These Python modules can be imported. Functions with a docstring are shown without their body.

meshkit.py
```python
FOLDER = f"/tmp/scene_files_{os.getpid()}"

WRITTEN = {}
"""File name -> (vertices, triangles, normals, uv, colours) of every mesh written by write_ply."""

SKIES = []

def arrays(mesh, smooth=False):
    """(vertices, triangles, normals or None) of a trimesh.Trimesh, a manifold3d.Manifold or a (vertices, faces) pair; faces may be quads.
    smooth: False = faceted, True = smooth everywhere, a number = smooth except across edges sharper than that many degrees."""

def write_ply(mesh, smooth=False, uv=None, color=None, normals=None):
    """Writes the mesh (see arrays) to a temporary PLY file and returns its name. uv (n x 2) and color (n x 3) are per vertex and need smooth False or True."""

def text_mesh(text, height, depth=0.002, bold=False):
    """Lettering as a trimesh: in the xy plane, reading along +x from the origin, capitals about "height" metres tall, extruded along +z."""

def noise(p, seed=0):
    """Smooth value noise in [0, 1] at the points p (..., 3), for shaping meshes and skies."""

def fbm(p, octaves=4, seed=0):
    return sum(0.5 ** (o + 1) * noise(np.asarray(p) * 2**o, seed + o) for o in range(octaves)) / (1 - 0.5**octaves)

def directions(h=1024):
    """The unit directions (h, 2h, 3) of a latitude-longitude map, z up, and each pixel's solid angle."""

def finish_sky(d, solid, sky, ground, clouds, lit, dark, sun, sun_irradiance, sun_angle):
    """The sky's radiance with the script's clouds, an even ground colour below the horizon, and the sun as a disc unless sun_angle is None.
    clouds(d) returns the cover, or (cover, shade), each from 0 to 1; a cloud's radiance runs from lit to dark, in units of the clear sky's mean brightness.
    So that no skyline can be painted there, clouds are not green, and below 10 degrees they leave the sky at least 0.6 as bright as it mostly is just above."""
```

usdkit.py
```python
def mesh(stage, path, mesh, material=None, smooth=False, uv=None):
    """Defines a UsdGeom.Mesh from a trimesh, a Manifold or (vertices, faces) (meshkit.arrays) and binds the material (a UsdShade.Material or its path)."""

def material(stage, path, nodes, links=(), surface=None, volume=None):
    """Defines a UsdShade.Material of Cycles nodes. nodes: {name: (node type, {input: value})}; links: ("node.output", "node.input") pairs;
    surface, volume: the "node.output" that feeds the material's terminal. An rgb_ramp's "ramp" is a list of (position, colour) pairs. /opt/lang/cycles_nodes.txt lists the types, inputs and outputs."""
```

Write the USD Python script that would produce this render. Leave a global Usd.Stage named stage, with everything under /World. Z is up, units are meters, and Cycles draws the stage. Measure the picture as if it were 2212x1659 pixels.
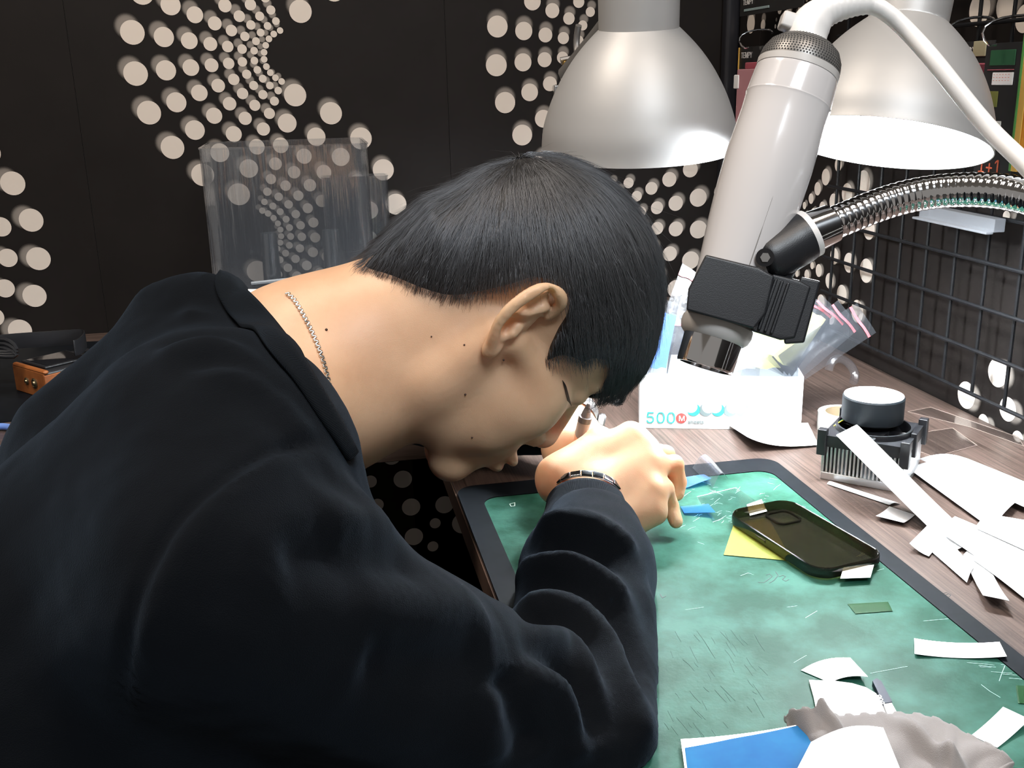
import math, random
import numpy as np, trimesh, usdkit, meshkit
import manifold3d as m3
from pxr import Usd, UsdGeom, UsdLux, UsdShade, Gf, Sdf, Vt
from shapely.geometry import Polygon, Point, LineString, box as sbox
from shapely import affinity, union_all

stage = Usd.Stage.CreateInMemory()
UsdGeom.SetStageUpAxis(stage, 'Z'); UsdGeom.SetStageMetersPerUnit(stage, 1.0)
UsdGeom.Xform.Define(stage, '/World')
rng = np.random.default_rng(7)
V3 = lambda *a: np.array(a, float)

# ------------------------------------------------------------------ camera, room light, exposure
FPX, CX, CY = 2200.0, 1106.0, 829.5                      # measured from the vanishing points of walls, mat and wire panel
def _basis(p, r, h):
    d = np.array([np.sin(r)*np.cos(p), np.cos(r)*np.cos(p), np.sin(p)])
    fw = np.array([0, 0, 1.0]); fw -= d*(d@fw); fw /= np.linalg.norm(fw)
    rt = np.cross(d, fw); rt = rt if rt[0] > 0 else -rt
    return np.stack([np.cos(h)*rt+np.sin(h)*fw, np.cos(h)*fw-np.sin(h)*rt, -d])
RW = _basis(*np.radians([16.6, 1.3, 10.9]))              # world = CAM + RW @ (right, down, forward)
DZ = 0.75                                                # desk top height
CAM = np.array([0, 0, DZ+0.44])
def P(u, v, dep): return CAM + RW@np.array([(u-CX)/FPX*dep, (v-CY)/FPX*dep, dep])
def on(u, v, axis, val):
    k = RW@np.array([(u-CX)/FPX, (v-CY)/FPX, 1.0]); return CAM + k*(val-CAM[axis])/k[axis]
def onz(u, v, z=DZ): return on(u, v, 2, z)
def C2W(c): return CAM + np.asarray(c)@RW.T
def proj(w):
    c = (np.asarray(w)-CAM)@RW
    return np.stack([c[..., 0]/c[..., 2]*FPX+CX, c[..., 1]/c[..., 2]*FPX+CY, c[..., 2]], -1)

cam = UsdGeom.Camera.Define(stage, '/World/camera')
M = np.eye(4); M[0, :3] = RW[:, 0]; M[1, :3] = -RW[:, 1]; M[2, :3] = -RW[:, 2]; M[3, :3] = CAM
cam.AddTransformOp().Set(Gf.Matrix4d(M.tolist()))
cam.CreateHorizontalApertureAttr(36.0); cam.CreateFocalLengthAttr(36.0*FPX/2212)
cam.CreateClippingRangeAttr(Gf.Vec2f(0.02, 100)); cam.CreateExposureAttr(1.0)

dome = UsdLux.DomeLight.Define(stage, '/World/room_glow'); dome.CreateIntensityAttr(0.04); dome.CreateColorAttr(Gf.Vec3f(1.0, 0.93, 0.86))
def ceiling_panel(name, x, y, w, d, power, col):
    l = UsdLux.RectLight.Define(stage, '/World/'+name); l.CreateWidthAttr(w); l.CreateHeightAttr(d)
    l.AddTranslateOp().Set(Gf.Vec3d(x, y, 2.66)); l.CreateIntensityAttr(power); l.CreateColorAttr(Gf.Vec3f(*col))
ceiling_panel('ceiling_lamp_light', -0.55, 0.95, 0.6, 0.6, 12.5, (1.0, 0.87, 0.74))
ceiling_panel('ceiling_lamp_light_001', 0.45, 0.15, 0.6, 0.6, 6.0, (1.0, 0.86, 0.74))
ceiling_panel('ceiling_lamp_light_002', 0.55, -0.9, 1.2, 0.6, 16.5, (.87, .94, 1.0))  # unseen cool panel, added to brighten the cheek and hair

# ------------------------------------------------------------------ helpers: materials
def mat(name, base=(.5, .5, .5), rough=.5, metal=0., noise=None, bump=None, attr=False, **kw):
    """principled material; noise=(scale, colour2, lo, hi[, stretch]); bump=(scale, strength, distance)"""
    n = {'p': ('principled_bsdf', {'base_color': base, 'roughness': rough, 'metallic': metal, **kw}), 'g': ('geometry', {})}
    L = []
    if noise:
        sc, c2, lo, hi = noise[:4]; st = noise[4] if len(noise) > 4 else (1, 1, 1)
        n['mp'] = ('mapping', {'scale': st}); n['nz'] = ('noise_texture', {'scale': sc, 'detail': 5.0, 'roughness': .6})
        n['rp'] = ('rgb_ramp', {'ramp': [(lo, base), (hi, c2)]})
        L += [('g.position', 'mp.vector'), ('mp.vector', 'nz.vector'), ('nz.fac', 'rp.fac'), ('rp.color', 'p.base_color')]
    if attr:
        n['at'] = ('attribute', {'attribute': 'displayColor'}); L += [('at.color', 'p.base_color')]
    if bump:
        n['bn'] = ('noise_texture', {'scale': bump[0], 'detail': 3.0}); n['bp'] = ('bump', {'strength': bump[1], 'distance': bump[2]})
        L += [('g.position', 'bn.vector'), ('bn.fac', 'bp.height'), ('bp.normal', 'p.normal')]
    return usdkit.material(stage, '/World/Looks/'+name, n, L, surface='p.BSDF')
def emat(name, col, strength):
    return usdkit.material(stage, '/World/Looks/'+name, {'e': ('emission', {'color': col, 'strength': strength})}, surface='e.emission')
def film(name, tint=(.95, .97, 1), f0=.04, rough=.06, haze=0.0, hazecol=(.8, .85, .9), streak=None):
    """thin clear plastic: see-through, with a sheen that grows towards grazing angles"""
    n = {'t': ('transparent_bsdf', {'color': tint}), 'gl': ('glossy_bsdf', {'color': (1, 1, 1), 'roughness': rough}), 'lw': ('layer_weight', {'blend': .5}),
         'pw': ('math', {'math_type': 'power', 'value2': 4.0}), 'sc': ('math', {'math_type': 'multiply_add', 'value2': .75, 'value3': f0}),
         'm': ('mix_closure', {}), 'd': ('diffuse_bsdf', {'color': hazecol}), 'm2': ('mix_closure', {'fac': haze})}
    L = [('lw.facing', 'pw.value1'), ('pw.value', 'sc.value1'), ('sc.value', 'm.fac'), ('t.BSDF', 'm.closure1'), ('gl.BSDF', 'm.closure2'), ('m.closure', 'm2.closure1'), ('d.BSDF', 'm2.closure2')]
    if streak:
        n.update({'g': ('geometry', {}), 'mp': ('mapping', {'scale': streak[0]}), 'nz': ('noise_texture', {'scale': streak[1], 'detail': 3.0}), 'bp': ('bump', {'strength': streak[2], 'distance': .004})})
        L += [('g.position', 'mp.vector'), ('mp.vector', 'nz.vector'), ('nz.fac', 'bp.height'), ('bp.normal', 'gl.normal')]
    return usdkit.material(stage, '/World/Looks/'+name, n, L, surface='m2.closure')

# ------------------------------------------------------------------ helpers: things and parts
USED = {}
def uniq(parent, name):
    k = USED.get((parent, name), 0); USED[(parent, name)] = k+1
    return name if k == 0 else f'{name}_{k:03d}'
def rawmesh(path, mesh, m, smooth, colors=None):
    if colors is not None:
        u = usdkit.mesh(stage, path, mesh, m, smooth=False)
        UsdGeom.PrimvarsAPI(u).CreatePrimvar('displayColor', Sdf.ValueTypeNames.Color3fArray, 'vertex').Set(Vt.Vec3fArray.FromNumpy(np.asarray(colors, np.float32)))
        return u
    return usdkit.mesh(stage, path, mesh, m, smooth=smooth)
def to_tri(mesh):
    v, f, _ = meshkit.arrays(mesh); return np.asarray(v, float), np.asarray(f, int)
class Thing:
    """collects parts in world coordinates, then writes an Xform at the thing's base with its parts as children"""
    def __init__(s, name, label=None, cat=None, group=None, kind=None):
        s.name, s.data, s.parts = name, dict(label=label, category=cat, group=group, kind=kind), []
    def add(s, name, mesh, m, smooth=35, label=None, under=None, colors=None, kind=None, uv=None):
        s.parts.append([name, mesh, m, smooth, label, under, colors, kind, uv]); return len(s.parts)-1
    def done(s):
        path = '/World/'+uniq('/World', s.name)
        vs = [to_tri(p[1]) for p in s.parts]
        lo = np.min([v.min(0) for v, f in vs], 0); hi = np.max([v.max(0) for v, f in vs], 0)
        base = V3((lo[0]+hi[0])/2, (lo[1]+hi[1])/2, lo[2])
        x = UsdGeom.Xform.Define(stage, path); x.AddTranslateOp().Set(Gf.Vec3d(*map(float, base)))
        for k, t in s.data.items():
            if t: x.GetPrim().SetCustomDataByKey(k, t)
        paths = []
        for (name, mesh, m, smooth, label, under, colors, kind, uv), (v, f) in zip(s.parts, vs):
            par = path if under is None else paths[under]
            pp = par+'/'+uniq(par, name); paths.append(pp)
            u = rawmesh(pp, (v-base, f), m, smooth, colors) if uv is None else usdkit.mesh(stage, pp, (v-base, f), m, smooth=True, uv=uv)
            if label: u.GetPrim().SetCustomDataByKey('label', label)
            if kind: u.GetPrim().SetCustomDataByKey('kind', kind)
        s.path, s.paths, s.base = path, paths, base
        return x.GetPrim()
def single(name, mesh, m, label=None, cat=None, group=None, kind=None, smooth=35, colors=None):
    v, f = to_tri(mesh); lo, hi = v.min(0), v.max(0); base = V3((lo[0]+hi[0])/2, (lo[1]+hi[1])/2, lo[2])
    u = rawmesh('/World/'+uniq('/World', name), (v-base, f), m, smooth, colors)
    u.AddTranslateOp().Set(Gf.Vec3d(*map(float, base)))
    for k, t in dict(label=label, category=cat, group=group, kind=kind).items():
        if t: u.GetPrim().SetCustomDataByKey(k, t)
    return u

# ------------------------------------------------------------------ helpers: shapes
def cat(*ms):
    vs, fs, n = [], [], 0
    for m in ms:
        v, f = to_tri(m); vs.append(v); fs.append(f+n); n += len(v)
    return np.vstack(vs), np.vstack(fs)
def xf(mesh, Rm=None, t=(0, 0, 0)):
    v, f = to_tri(mesh)
    if Rm is not None: v = v@np.asarray(Rm).T
    return v+np.asarray(t, float), f
def rbox(lo, hi, r=.002, seg=8):
    lo, hi = np.array(lo, float), np.array(hi, float); r = min(r, *((hi-lo)/2.01))
    s = m3.Manifold.sphere(r, seg)
    return m3.Manifold.batch_hull([s.translate([a, b, c]) for a in (lo[0]+r, hi[0]-r) for b in (lo[1]+r, hi[1]-r) for c in (lo[2]+r, hi[2]-r)])
def hull(pts): return m3.Manifold.hull_points(np.asarray(pts, float))
def frame(ax, hint=(0, 0, 1)):
    """columns x, y, z with z along ax"""
    z = np.asarray(ax, float)/np.linalg.norm(ax); x = np.cross(hint, z)
    if np.linalg.norm(x) < 1e-3: x = np.cross((1, .2, 0), z)
    x /= np.linalg.norm(x); return np.stack([x, np.cross(z, x), z], 1)
def lathe(prof, n=64, Rm=None, t=(0, 0, 0), closed=False):
    """prof: (r, z) list from bottom to top, revolved about z"""
    prof = np.array(prof, float); k = len(prof); a = np.linspace(0, 2*np.pi, n, endpoint=False)
    v = np.stack([prof[:, None, 0]*np.cos(a), prof[:, None, 0]*np.sin(a), np.repeat(prof[:, 1:2], n, 1)], -1).reshape(-1, 3)
    f = []
    for i in range(k-1 if not closed else k):
        j = (i+1) % k
        for q in range(n):
            w = (q+1) % n; f += [[i*n+q, i*n+w, j*n+w], [i*n+q, j*n+w, j*n+q]]
    f = np.array(f); v2, f2 = v, f
    A = np.cross(v2[f2[:, 1]]-v2[f2[:, 0]], v2[f2[:, 2]]-v2[f2[:, 0]])
    f2 = f2[np.linalg.norm(A, axis=1) > 1e-14]
    return xf((v2, f2), Rm, t)
def spline(pts, n):
    pts = np.asarray(pts, float)
    from scipy.interpolate import CubicSpline
    s = np.r_[0, np.cumsum(np.linalg.norm(np.diff(pts[:, :3], axis=0), axis=1))]
    return CubicSpline(s, pts)(np.linspace(0, s[-1], n))
def tube(path, rad, n=14, caps=True):
    path = np.asarray(path, float); k = len(path); rad = np.broadcast_to(rad, k)
    T = np.gradient(path, axis=0); T /= np.linalg.norm(T, axis=1)[:, None]
    x = np.cross(T[0], (0.1, .2, 1)); x /= np.linalg.norm(x); ring = []
    a = np.linspace(0, 2*np.pi, n, endpoint=False)
    for i in range(k):
        x = x-T[i]*(x@T[i]); x /= np.linalg.norm(x); y = np.cross(T[i], x)
        ring.append(path[i]+rad[i]*(np.cos(a)[:, None]*x+np.sin(a)[:, None]*y))
    v = np.vstack(ring); f = []
    for i in range(k-1):
        for q in range(n):
            w = (q+1) % n; f += [[i*n+q, i*n+w, (i+1)*n+w], [i*n+q, (i+1)*n+w, (i+1)*n+q]]
    if caps:
        v = np.vstack([v, path[0], path[-1]]); c0, c1 = len(v)-2, len(v)-1
        for q in range(n):
            w = (q+1) % n; f += [[c0, w, q], [c1, (k-1)*n+q, (k-1)*n+w]]
    return v, np.array(f)
def extr(poly, h, z0=0.0):
    m = [trimesh.creation.extrude_polygon(g, h, engine='earcut') for g in getattr(poly, 'geoms', [poly])]
    v, f = cat(*m); v[:, 2] += z0; return v, f
def rrect(w, h, r, q=8):
    return sbox(-w/2+r, -h/2+r, w/2-r, h/2-r).buffer(r, quad_segs=q)
def text(s, height, depth=.0004, bold=False): return to_tri(meshkit.text_mesh(s, height, depth, bold))
def place(mesh, o, x, y):
    """mesh drawn in the xy plane -> origin o with unit axes x, y"""
    x = np.asarray(x, float)/np.linalg.norm(x); y = np.asarray(y, float); y = y-x*(x@y); y /= np.linalg.norm(y)
    return xf(mesh, np.stack([x, y, np.cross(x, y)], 1), o)
def sheet(c, lift=None, n=10, m=6, th=.0003):
    """thin paper over four corners c (order round), lifted by lift(s, t) metres; a closed shell of real thickness"""
    c = [np.asarray(q, float) for q in c]; s, t = np.meshgrid(np.linspace(0, 1, n), np.linspace(0, 1, m), indexing='ij')
    S, T = s[..., None], t[..., None]
    g = (1-S)*(1-T)*c[0]+S*(1-T)*c[1]+S*T*c[2]+(1-S)*T*c[3]
    if lift is not None: g = g+np.asarray(lift(s, t))[..., None]*V3(0, 0, 1)
    return shell(g, th)
def shell(g, th):
    n, m = g.shape[:2]; du = np.gradient(g, axis=0); dv = np.gradient(g, axis=1); N = np.cross(du, dv); N /= np.maximum(np.linalg.norm(N, axis=-1, keepdims=True), 1e-12)
    if N[..., 2].sum() < 0: N = -N
    v = np.concatenate([(g+N*th/2).reshape(-1, 3), (g-N*th/2).reshape(-1, 3)]); K = n*m; f = []
    for i in range(n-1):
        for j in range(m-1):
            a, b, c_, d = i*m+j, (i+1)*m+j, (i+1)*m+j+1, i*m+j+1
            f += [[a, b, c_], [a, c_, d], [K+a, K+c_, K+b], [K+a, K+d, K+c_]]
    rim = [i*m for i in range(n)]+[(n-1)*m+j for j in range(1, m)]+[i*m+m-1 for i in range(n-2, -1, -1)]+[j for j in range(m-2, 0, -1)]
    for a, b in zip(rim, rim[1:]+rim[:1]): f += [[a, K+a, K+b], [a, K+b, b]]
    f = np.array(f); nn = np.cross(v[f[0, 1]]-v[f[0, 0]], v[f[0, 2]]-v[f[0, 0]])
    if nn@N[0, 0] < 0: f = f[:, ::-1]
    return v, f
def flat(pix, z=0.0, th=.0003):
    """flat paper lying at height z over the desk, outline measured in the photograph and laid on that plane"""
    q = np.array([onz(u, v, DZ+z)[:2] for u, v in pix]); return extr(Polygon(q).buffer(0), th, DZ+z)
# ------------------------------------------------------------------ materials
m_wall = mat('black_wallpaper', (.0095, .0075, .0068), .6, noise=(9., (.0118, .0094, .0085), .35, .7, (1, 1, 1)), bump=(900., .12, .0006), specular_ior_level=.2)
m_print = mat('wallpaper_print', (.7, .66, .6), .6, attr=True, specular_ior_level=.2)
m_plaster = mat('dark_plaster', (.03, .027, .025), .8)
m_floor = mat('dark_floor', (.035, .033, .032), .6, noise=(20., (.05, .047, .045), .3, .7))
m_ceil = mat('pale_ceiling', (.62, .58, .53), .9)
m_wood = mat('walnut_laminate', (.042, .028, .022), .38, noise=(1.0, (.138, .096, .080), .34, .68, (330, 5.5, 60)), bump=(420., .15, .0006))
m_woodx = mat('walnut_laminate_cross', (.042, .028, .022), .38, noise=(1.0, (.138, .096, .080), .34, .68, (5.5, 330, 60)), bump=(420., .15, .0006))
m_edge = mat('desk_edge_strip', (.16, .10, .075), .5)
m_rubber = mat('black_silicone', (.0040, .0054, .0075), .55, noise=(60., (.0062, .0082, .0112), .3, .7), specular_ior_level=.10)
m_green = mat('green_mat_face', (.009, .060, .036), .5, noise=(16., (.040, .135, .100), .40, .66), bump=(260., .2, .0007), specular_ior_level=.12)
m_white = mat('white_paper', (.86, .87, .88), .6)
m_card = mat('white_carton', (.84, .86, .87), .5)
m_silver = mat('satin_silver_paint', (.45, .445, .44), .50, .35)
m_inner = mat('white_reflector', (.92, .92, .92), .4)
m_chrome = mat('chrome', (.82, .83, .85), .09, 1.0)
m_steel = mat('brushed_steel', (.55, .55, .55), .3, 1.0)
m_grey = mat('grey_painted_steel', (.19, .18, .17), .4, .4)
m_brass = mat('brass', (.75, .5, .18), .25, 1.0)
m_scope = mat('white_gloss_plastic', (.60, .575, .57), .16, coat_weight=.3)
m_scopegrey = mat('pale_grey_plastic', (.52, .50, .48), .4)
m_meshcap = mat('grey_wire_gauze', (.20, .19, .18), .4, .5)
m_hole = mat('gauze_hole_black', (.02, .02, .02), .8)
m_cable = mat('white_cable_rubber', (.78, .76, .74), .45)
m_black = mat('black_plastic', (.016, .017, .02), .38, bump=(1500., .25, .0004))
m_blackg = mat('black_gloss_plastic', (.012, .012, .014), .15)
m_wire = mat('black_coated_wire', (.008, .0085, .010), .45, specular_ior_level=.3)
m_teal = mat('teal_ink', (.06, .48, .46), .6); m_redink = mat('red_ink', (.62, .10, .09), .6)
m_greyink = mat('grey_ink', (.25, .33, .34), .6)
m_alu = mat('cast_aluminium', (.72, .74, .76), .38, .8)
m_tape = mat('masking_tape_core', (.50, .40, .26), .7)
m_leather = mat('tan_leather', (.36, .115, .028), .5, noise=(30., (.24, .07, .018), .4, .7), bump=(500., .2, .0006))
m_bluepl = mat('blue_handle_plastic', (.16, .28, .66), .35)
m_cloth = mat('taupe_microfibre', (.215, .195, .188), .95, sheen_weight=.15, bump=(1400., .5, .0006))
m_yellow = mat('pale_yellow_film', (.25, .28, .05), .5, specular_ior_level=.2); m_greent = mat('green_tape', (.004, .045, .008), .5, specular_ior_level=.1)
m_blue = mat('print_blue', (.003, .085, .27), .6, noise=(16., (.008, .15, .34), .35, .7), specular_ior_level=.1)
m_redp = mat('red_blister', (.42, .10, .13), .3); m_pink = mat('pink_card', (.52, .25, .28), .5)
m_bcard = mat('black_card', (.02, .02, .021), .4); m_orange = mat('orange_card', (.52, .22, .02), .5); m_gold = mat('gold_edge', (.6, .36, .08), .4); m_lime = mat('green_edge', (.08, .26, .06), .5)
m_clear = film('clear_film', (.98, .985, .99), .02, .10, .0)
m_box = film('clear_acrylic', (.91, .92, .93), .10, .10, .03, (.55, .6, .68), ((60, 60, 5), 1.0, .55))
m_bag = film('zip_bag_film', (.93, .94, .955), .04, .22, .035, (.4, .43, .48), ((30, 30, 30), 1.0, .5))
m_clearrim = film('clear_acrylic_edge', (.6, .62, .65), .1, .15, .30, (.6, .63, .68))

# ------------------------------------------------------------------ room shell
YB, XR, XE, YF = 1.99, 0.845, 0.134, 1.238              # back wall, right wall, right desk front edge, back desk front edge
WT = 2.7
def struct(name, mesh, m, smooth=False): return single(name, mesh, m, kind='structure', smooth=smooth)
struct('floor', rbox((-2.6, -2.0, -.05), (XR+.06, YB+.06, 0), .002), m_floor)
struct('ceiling', rbox((-2.6, -2.0, WT), (XR+.06, YB+.06, WT+.05), .002), m_ceil)

DOTS_B = '''286 70 25.5;354 80 21;409 88 17.5;454.5 95 14.5;492 100.6 12;523 106 10;293 159 25.5;358.6 152 21;412.4 146 17.4;457 141 14.5;494 137 12;523.6 133.6 10
368.6 11 21;421 32 17.4;464 50.5 14.5;500 66 12;486 12 14;517 35 12;306.6 -16 25;381 221 21;430.7 200.7 17.3;471.4 185 14.3;505 171.6 12;524 202 12;496 224 14.2
541 10 12;573 -5 10;585 21.7 9.6;596 45.7 8.1;605 66 6.8;561 35 9.6;578 56 8.1;591.4 73.5 7;542 54 9.8;563 70.5 8.3;581 84 7;529 78.7 9.8;553 89 8.3;574 98 7
549 109.5 8;570.4 113 7;549.6 131 8.1;570.6 128 7;533 160.5 9.8;556 151 8.1;575.4 143.8 7;548 184.7 9.6;567.7 170 8.3;584 157 7;568 204.4 9.8;583 184.7 8.1;595 168 7
592.8 218.4 9.6;601 195.6 8;608.4 176 7;649 24.4 24;637.5 205.5 23.7;550.5 227.5 11.7;721 -22 24;322 243.4 25;462.6 250 17;529.7 255.6 14;421 281 20.7;505 289.5 16.9
569 278.7 14;372.7 318.4 24.6;474.8 329.8 20;554.8 317 16.5;438 377.7 24;537.6 364 19.7;516 419.6 23.5;715 244.6 23.5;620.3 265.8 20;582 245 11.7;683.3 295.4 19.6
779.8 299 23.2;606.5 313.8 16.6;657 337.4 16.2;736 339 19.3;828 366.7 22.7;595 353.7 13.6;635.3 372 13.4;699.6 372 15.9;585.3 386.7 11;617 401 11.2;669.5 400 13.3
773 393.7 18.2;577.4 414 9;602 425 9;644.4 422.5 11;731.4 415.6 15.4;855.5 441 22.5;571.3 436 7;566.7 455 6.8;579 461 6.9;589.5 445 7.6;591 470.7 6.6;605.3 457.3 7.5
600.4 482.6 6.4;618 473.3 7.5;605.8 496 6.5;625.3 491.5 7.5;607.4 510 6.5;627.8 510.7 7.5;605.5 524 6.5;625 529.8 7.4;599.6 537 6.4;617 546.9 7.6;590.3 547.7 6.5
604.7 561 7.7;578.5 555.8 6.5;588 572.6 7.5;556.5 586 23;638.4 559 9.1;622 578.3 9.2;601 592.8 8.8;648 536.3 9;651.9 511.4 9.2;649.3 486.6 9.2;639 462.5 9.2;623.4 441.5 9.2
664.7 449.7 10.9;677 480.6 10.9;681 513 10.9;676 544.7 10.8;662.8 573.4 10.6;641.6 596.5 10.6;695.3 434 13.3;706.7 554 12;692 590.3 12.4;583 640 16;666.9 621 13
750.6 464.6 15;756 516 15.5;798 454 19;799 515 16;744 565.6 14;726 608 13;1074.3 57.4 22.6;1131.3 67 19;1178 75.6 15.4;1216.8 82.3 12.6;1250.5 87.6 10.2;1072 141 23
1129.6 134.7 18.8;1176.3 129 15.6;1215 124.5 12.6;1150 3 18.5;1193 23 15.5;1228.8 40 12.8;1258.6 55 10.4;1250 4 12.5;1275 25.7 10.3;1091 221.6 22.3;1144 199.5 18.5
1187.7 181 15.5;1222 165.7 12.3;1128 291.7 22;1173.5 256.4 18.7;1172 345 18.5;1357.6 395 11.5;1337 413.6 9;1322 395 9;1375.3 423.6 11.5;1385 457 11;1388 489 10.5;1407 406.7 13.8
1419 448.7 13.9;1419.5 493 13.8;1409 535 13.5;1445.6 387.5 16;1459.4 439 16.4;1459.8 494.4 16.2;1446.6 548 16.2;1422 595 15;1418 674 16;1491 366 17;1508 427 19.5
1508.4 495.6 19.5;1491.5 562 19.4;1459.8 623.7 19.4;1563 415 22;1560 500 22;1541 579.5 22;27.7 396 25.5;67.5 475.5 25;83.2 558.7 25;74.8 639 24.5;43.4 714 24.5;2.4 490 21
17 557 20;10.9 622.9 20;-12 685 20;-45 505 18;-35 560 17;-40 615 17;-60 670 17;-25 330 25;1360 505 9;1365 475 9;1378 560 11;1352 545 9;1340 440 8;1385 610 12;1215 215 15.5;1213 300 18
1255 200 12;1250 260 15;1290 240 12;1290 300 15;1300 350 13;1260 345 16'''
DOTS_R = '''1811.5 356 15;1784.4 382.4 17.8;1766.8 407.7 14.4;1752.8 429 11.3;1738.4 444 8;1757.7 461 11.6;1777 448.7 13.2;1801 435.5 17.4;1830.4 417.8 22;1866 395 27;1740.7 466 8
1878 495 23;1803 553.5 17.8;1834.6 567.5 21.6;1871.8 584.8 26.3;1769.4 584.4 14;1743.7 593.7 11.4;1722 590.5 8;1755 573.5 8;1728.4 614.8 11.1;1757 620 13.8;1792.4 606.8 17.2
1819 636 21;1774 652 16.3;1852.4 672.5 25;1795.4 685 16.5;1738 636 9;2156 805 32;2088 853.6 30;2177.7 884 27;2125 912 18;2199 948 18;2175 467 12;1622.7 51.5 20
1649 54 11.5;1704 30.5 14.6;1720.4 44.8 11.5;1685 20 10;1675.6 57 4.5;1728 15.6 7;1740 14 6;2117 20 36;2175 12.6 34;2214 40 30;1700 560 10;1712 640 9;1690 600 10;1670 640 14;1660 560 14;1640 610 16'''
def add_dots(th, spec, axis, val, nrm, c, kk):
    """each printed dot, with the soft trail behind it, is a part of its wall; the print lies a fraction of a millimetre proud of the paper"""
    tone = V3(.72, .645, .575); ground = V3(.0106, .0084, .0076)
    e1 = V3(1, 0, 0) if axis == 1 else V3(0, 1, 0); e2 = V3(0, 0, 1)
    if np.cross(e1, e2)@nrm < 0: e1 = -e1
    for i, row in enumerate(spec.replace('\n', ';').split(';')):
        u, w, r = map(float, row.split()); vs, fs, cs, n = [], [], [], 0
        def disc(cen, r, off, rings, cols, N):
            nonlocal n
            a = np.linspace(0, 2*np.pi, N, endpoint=False); v = [cen+nrm*off]; f = []
            for q in rings: v += list(cen+nrm*off+q*r*(np.cos(a)[:, None]*e1+np.sin(a)[:, None]*e2))
            for i in range(N): f.append([0, 1+i, 1+(i+1) % N])
            for k in range(len(rings)-1):
                for i in range(N):
                    p, q, s, t = 1+k*N+i, 1+k*N+(i+1) % N, 1+(k+1)*N+(i+1) % N, 1+(k+1)*N+i
                    f += [[p, s, q], [p, t, s]]
            vs.append(np.array(v)); fs.append(np.array(f)+n); n += len(v)
            cs.append(np.vstack([cols[0]]+[np.repeat(cols[k+1][None], N, 0) for k in range(len(rings))]))
        cen = on(u, w, axis, val); d = proj(cen)[2]; R = r*d/FPX
        if axis == 0 and cen[1] > YB-R*.5 or axis == 1 and cen[0] > XR-R*.3: R *= .8
        du, dw = u-c[0], w-c[1]
        if np.hypot(du, dw)*kk > 2.2:
            disc(on(u+du*kk, w+dw*kk, axis, val), R*1.04, .0003+1e-6*(i % 40), (.55, .74, .86, .95, 1.06), [ground+(tone-ground)*x for x in (.34, .34, .30, .18, .06, 0.0)], 26)
        disc(cen, R, .0006+1e-6*(i % 40), (.97, 1.0), [tone, tone, tone*.8], 30)
        th.add('printed_dot', (np.vstack(vs), np.vstack(fs)), m_print, colors=np.vstack(cs))
wb = Thing('wall_back', kind='structure')
wb.add('plaster', rbox((-2.6, YB+.003, 0), (XR+.06, YB+.06, WT), .001), m_plaster, False)
xs = [-2.6, -1.25, on(205, 500, 1, YB)[0], on(969, 260, 1, YB)[0], XR]
for a, b in zip(xs, xs[1:]): wb.add('wallpaper_strip', rbox((a+.0006, YB, 0), (b-.0006, YB+.003, WT), .0004), m_wall, False)
add_dots(wb, DOTS_B, 1, YB, V3(0, -1, 0), (1090., 950.), .0155)
wb.done()
wr = Thing('wall_right', kind='structure')
wr.add('plaster', rbox((XR+.003, -2.0, 0), (XR+.06, YB+.06, WT), .001), m_plaster, False)
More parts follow.
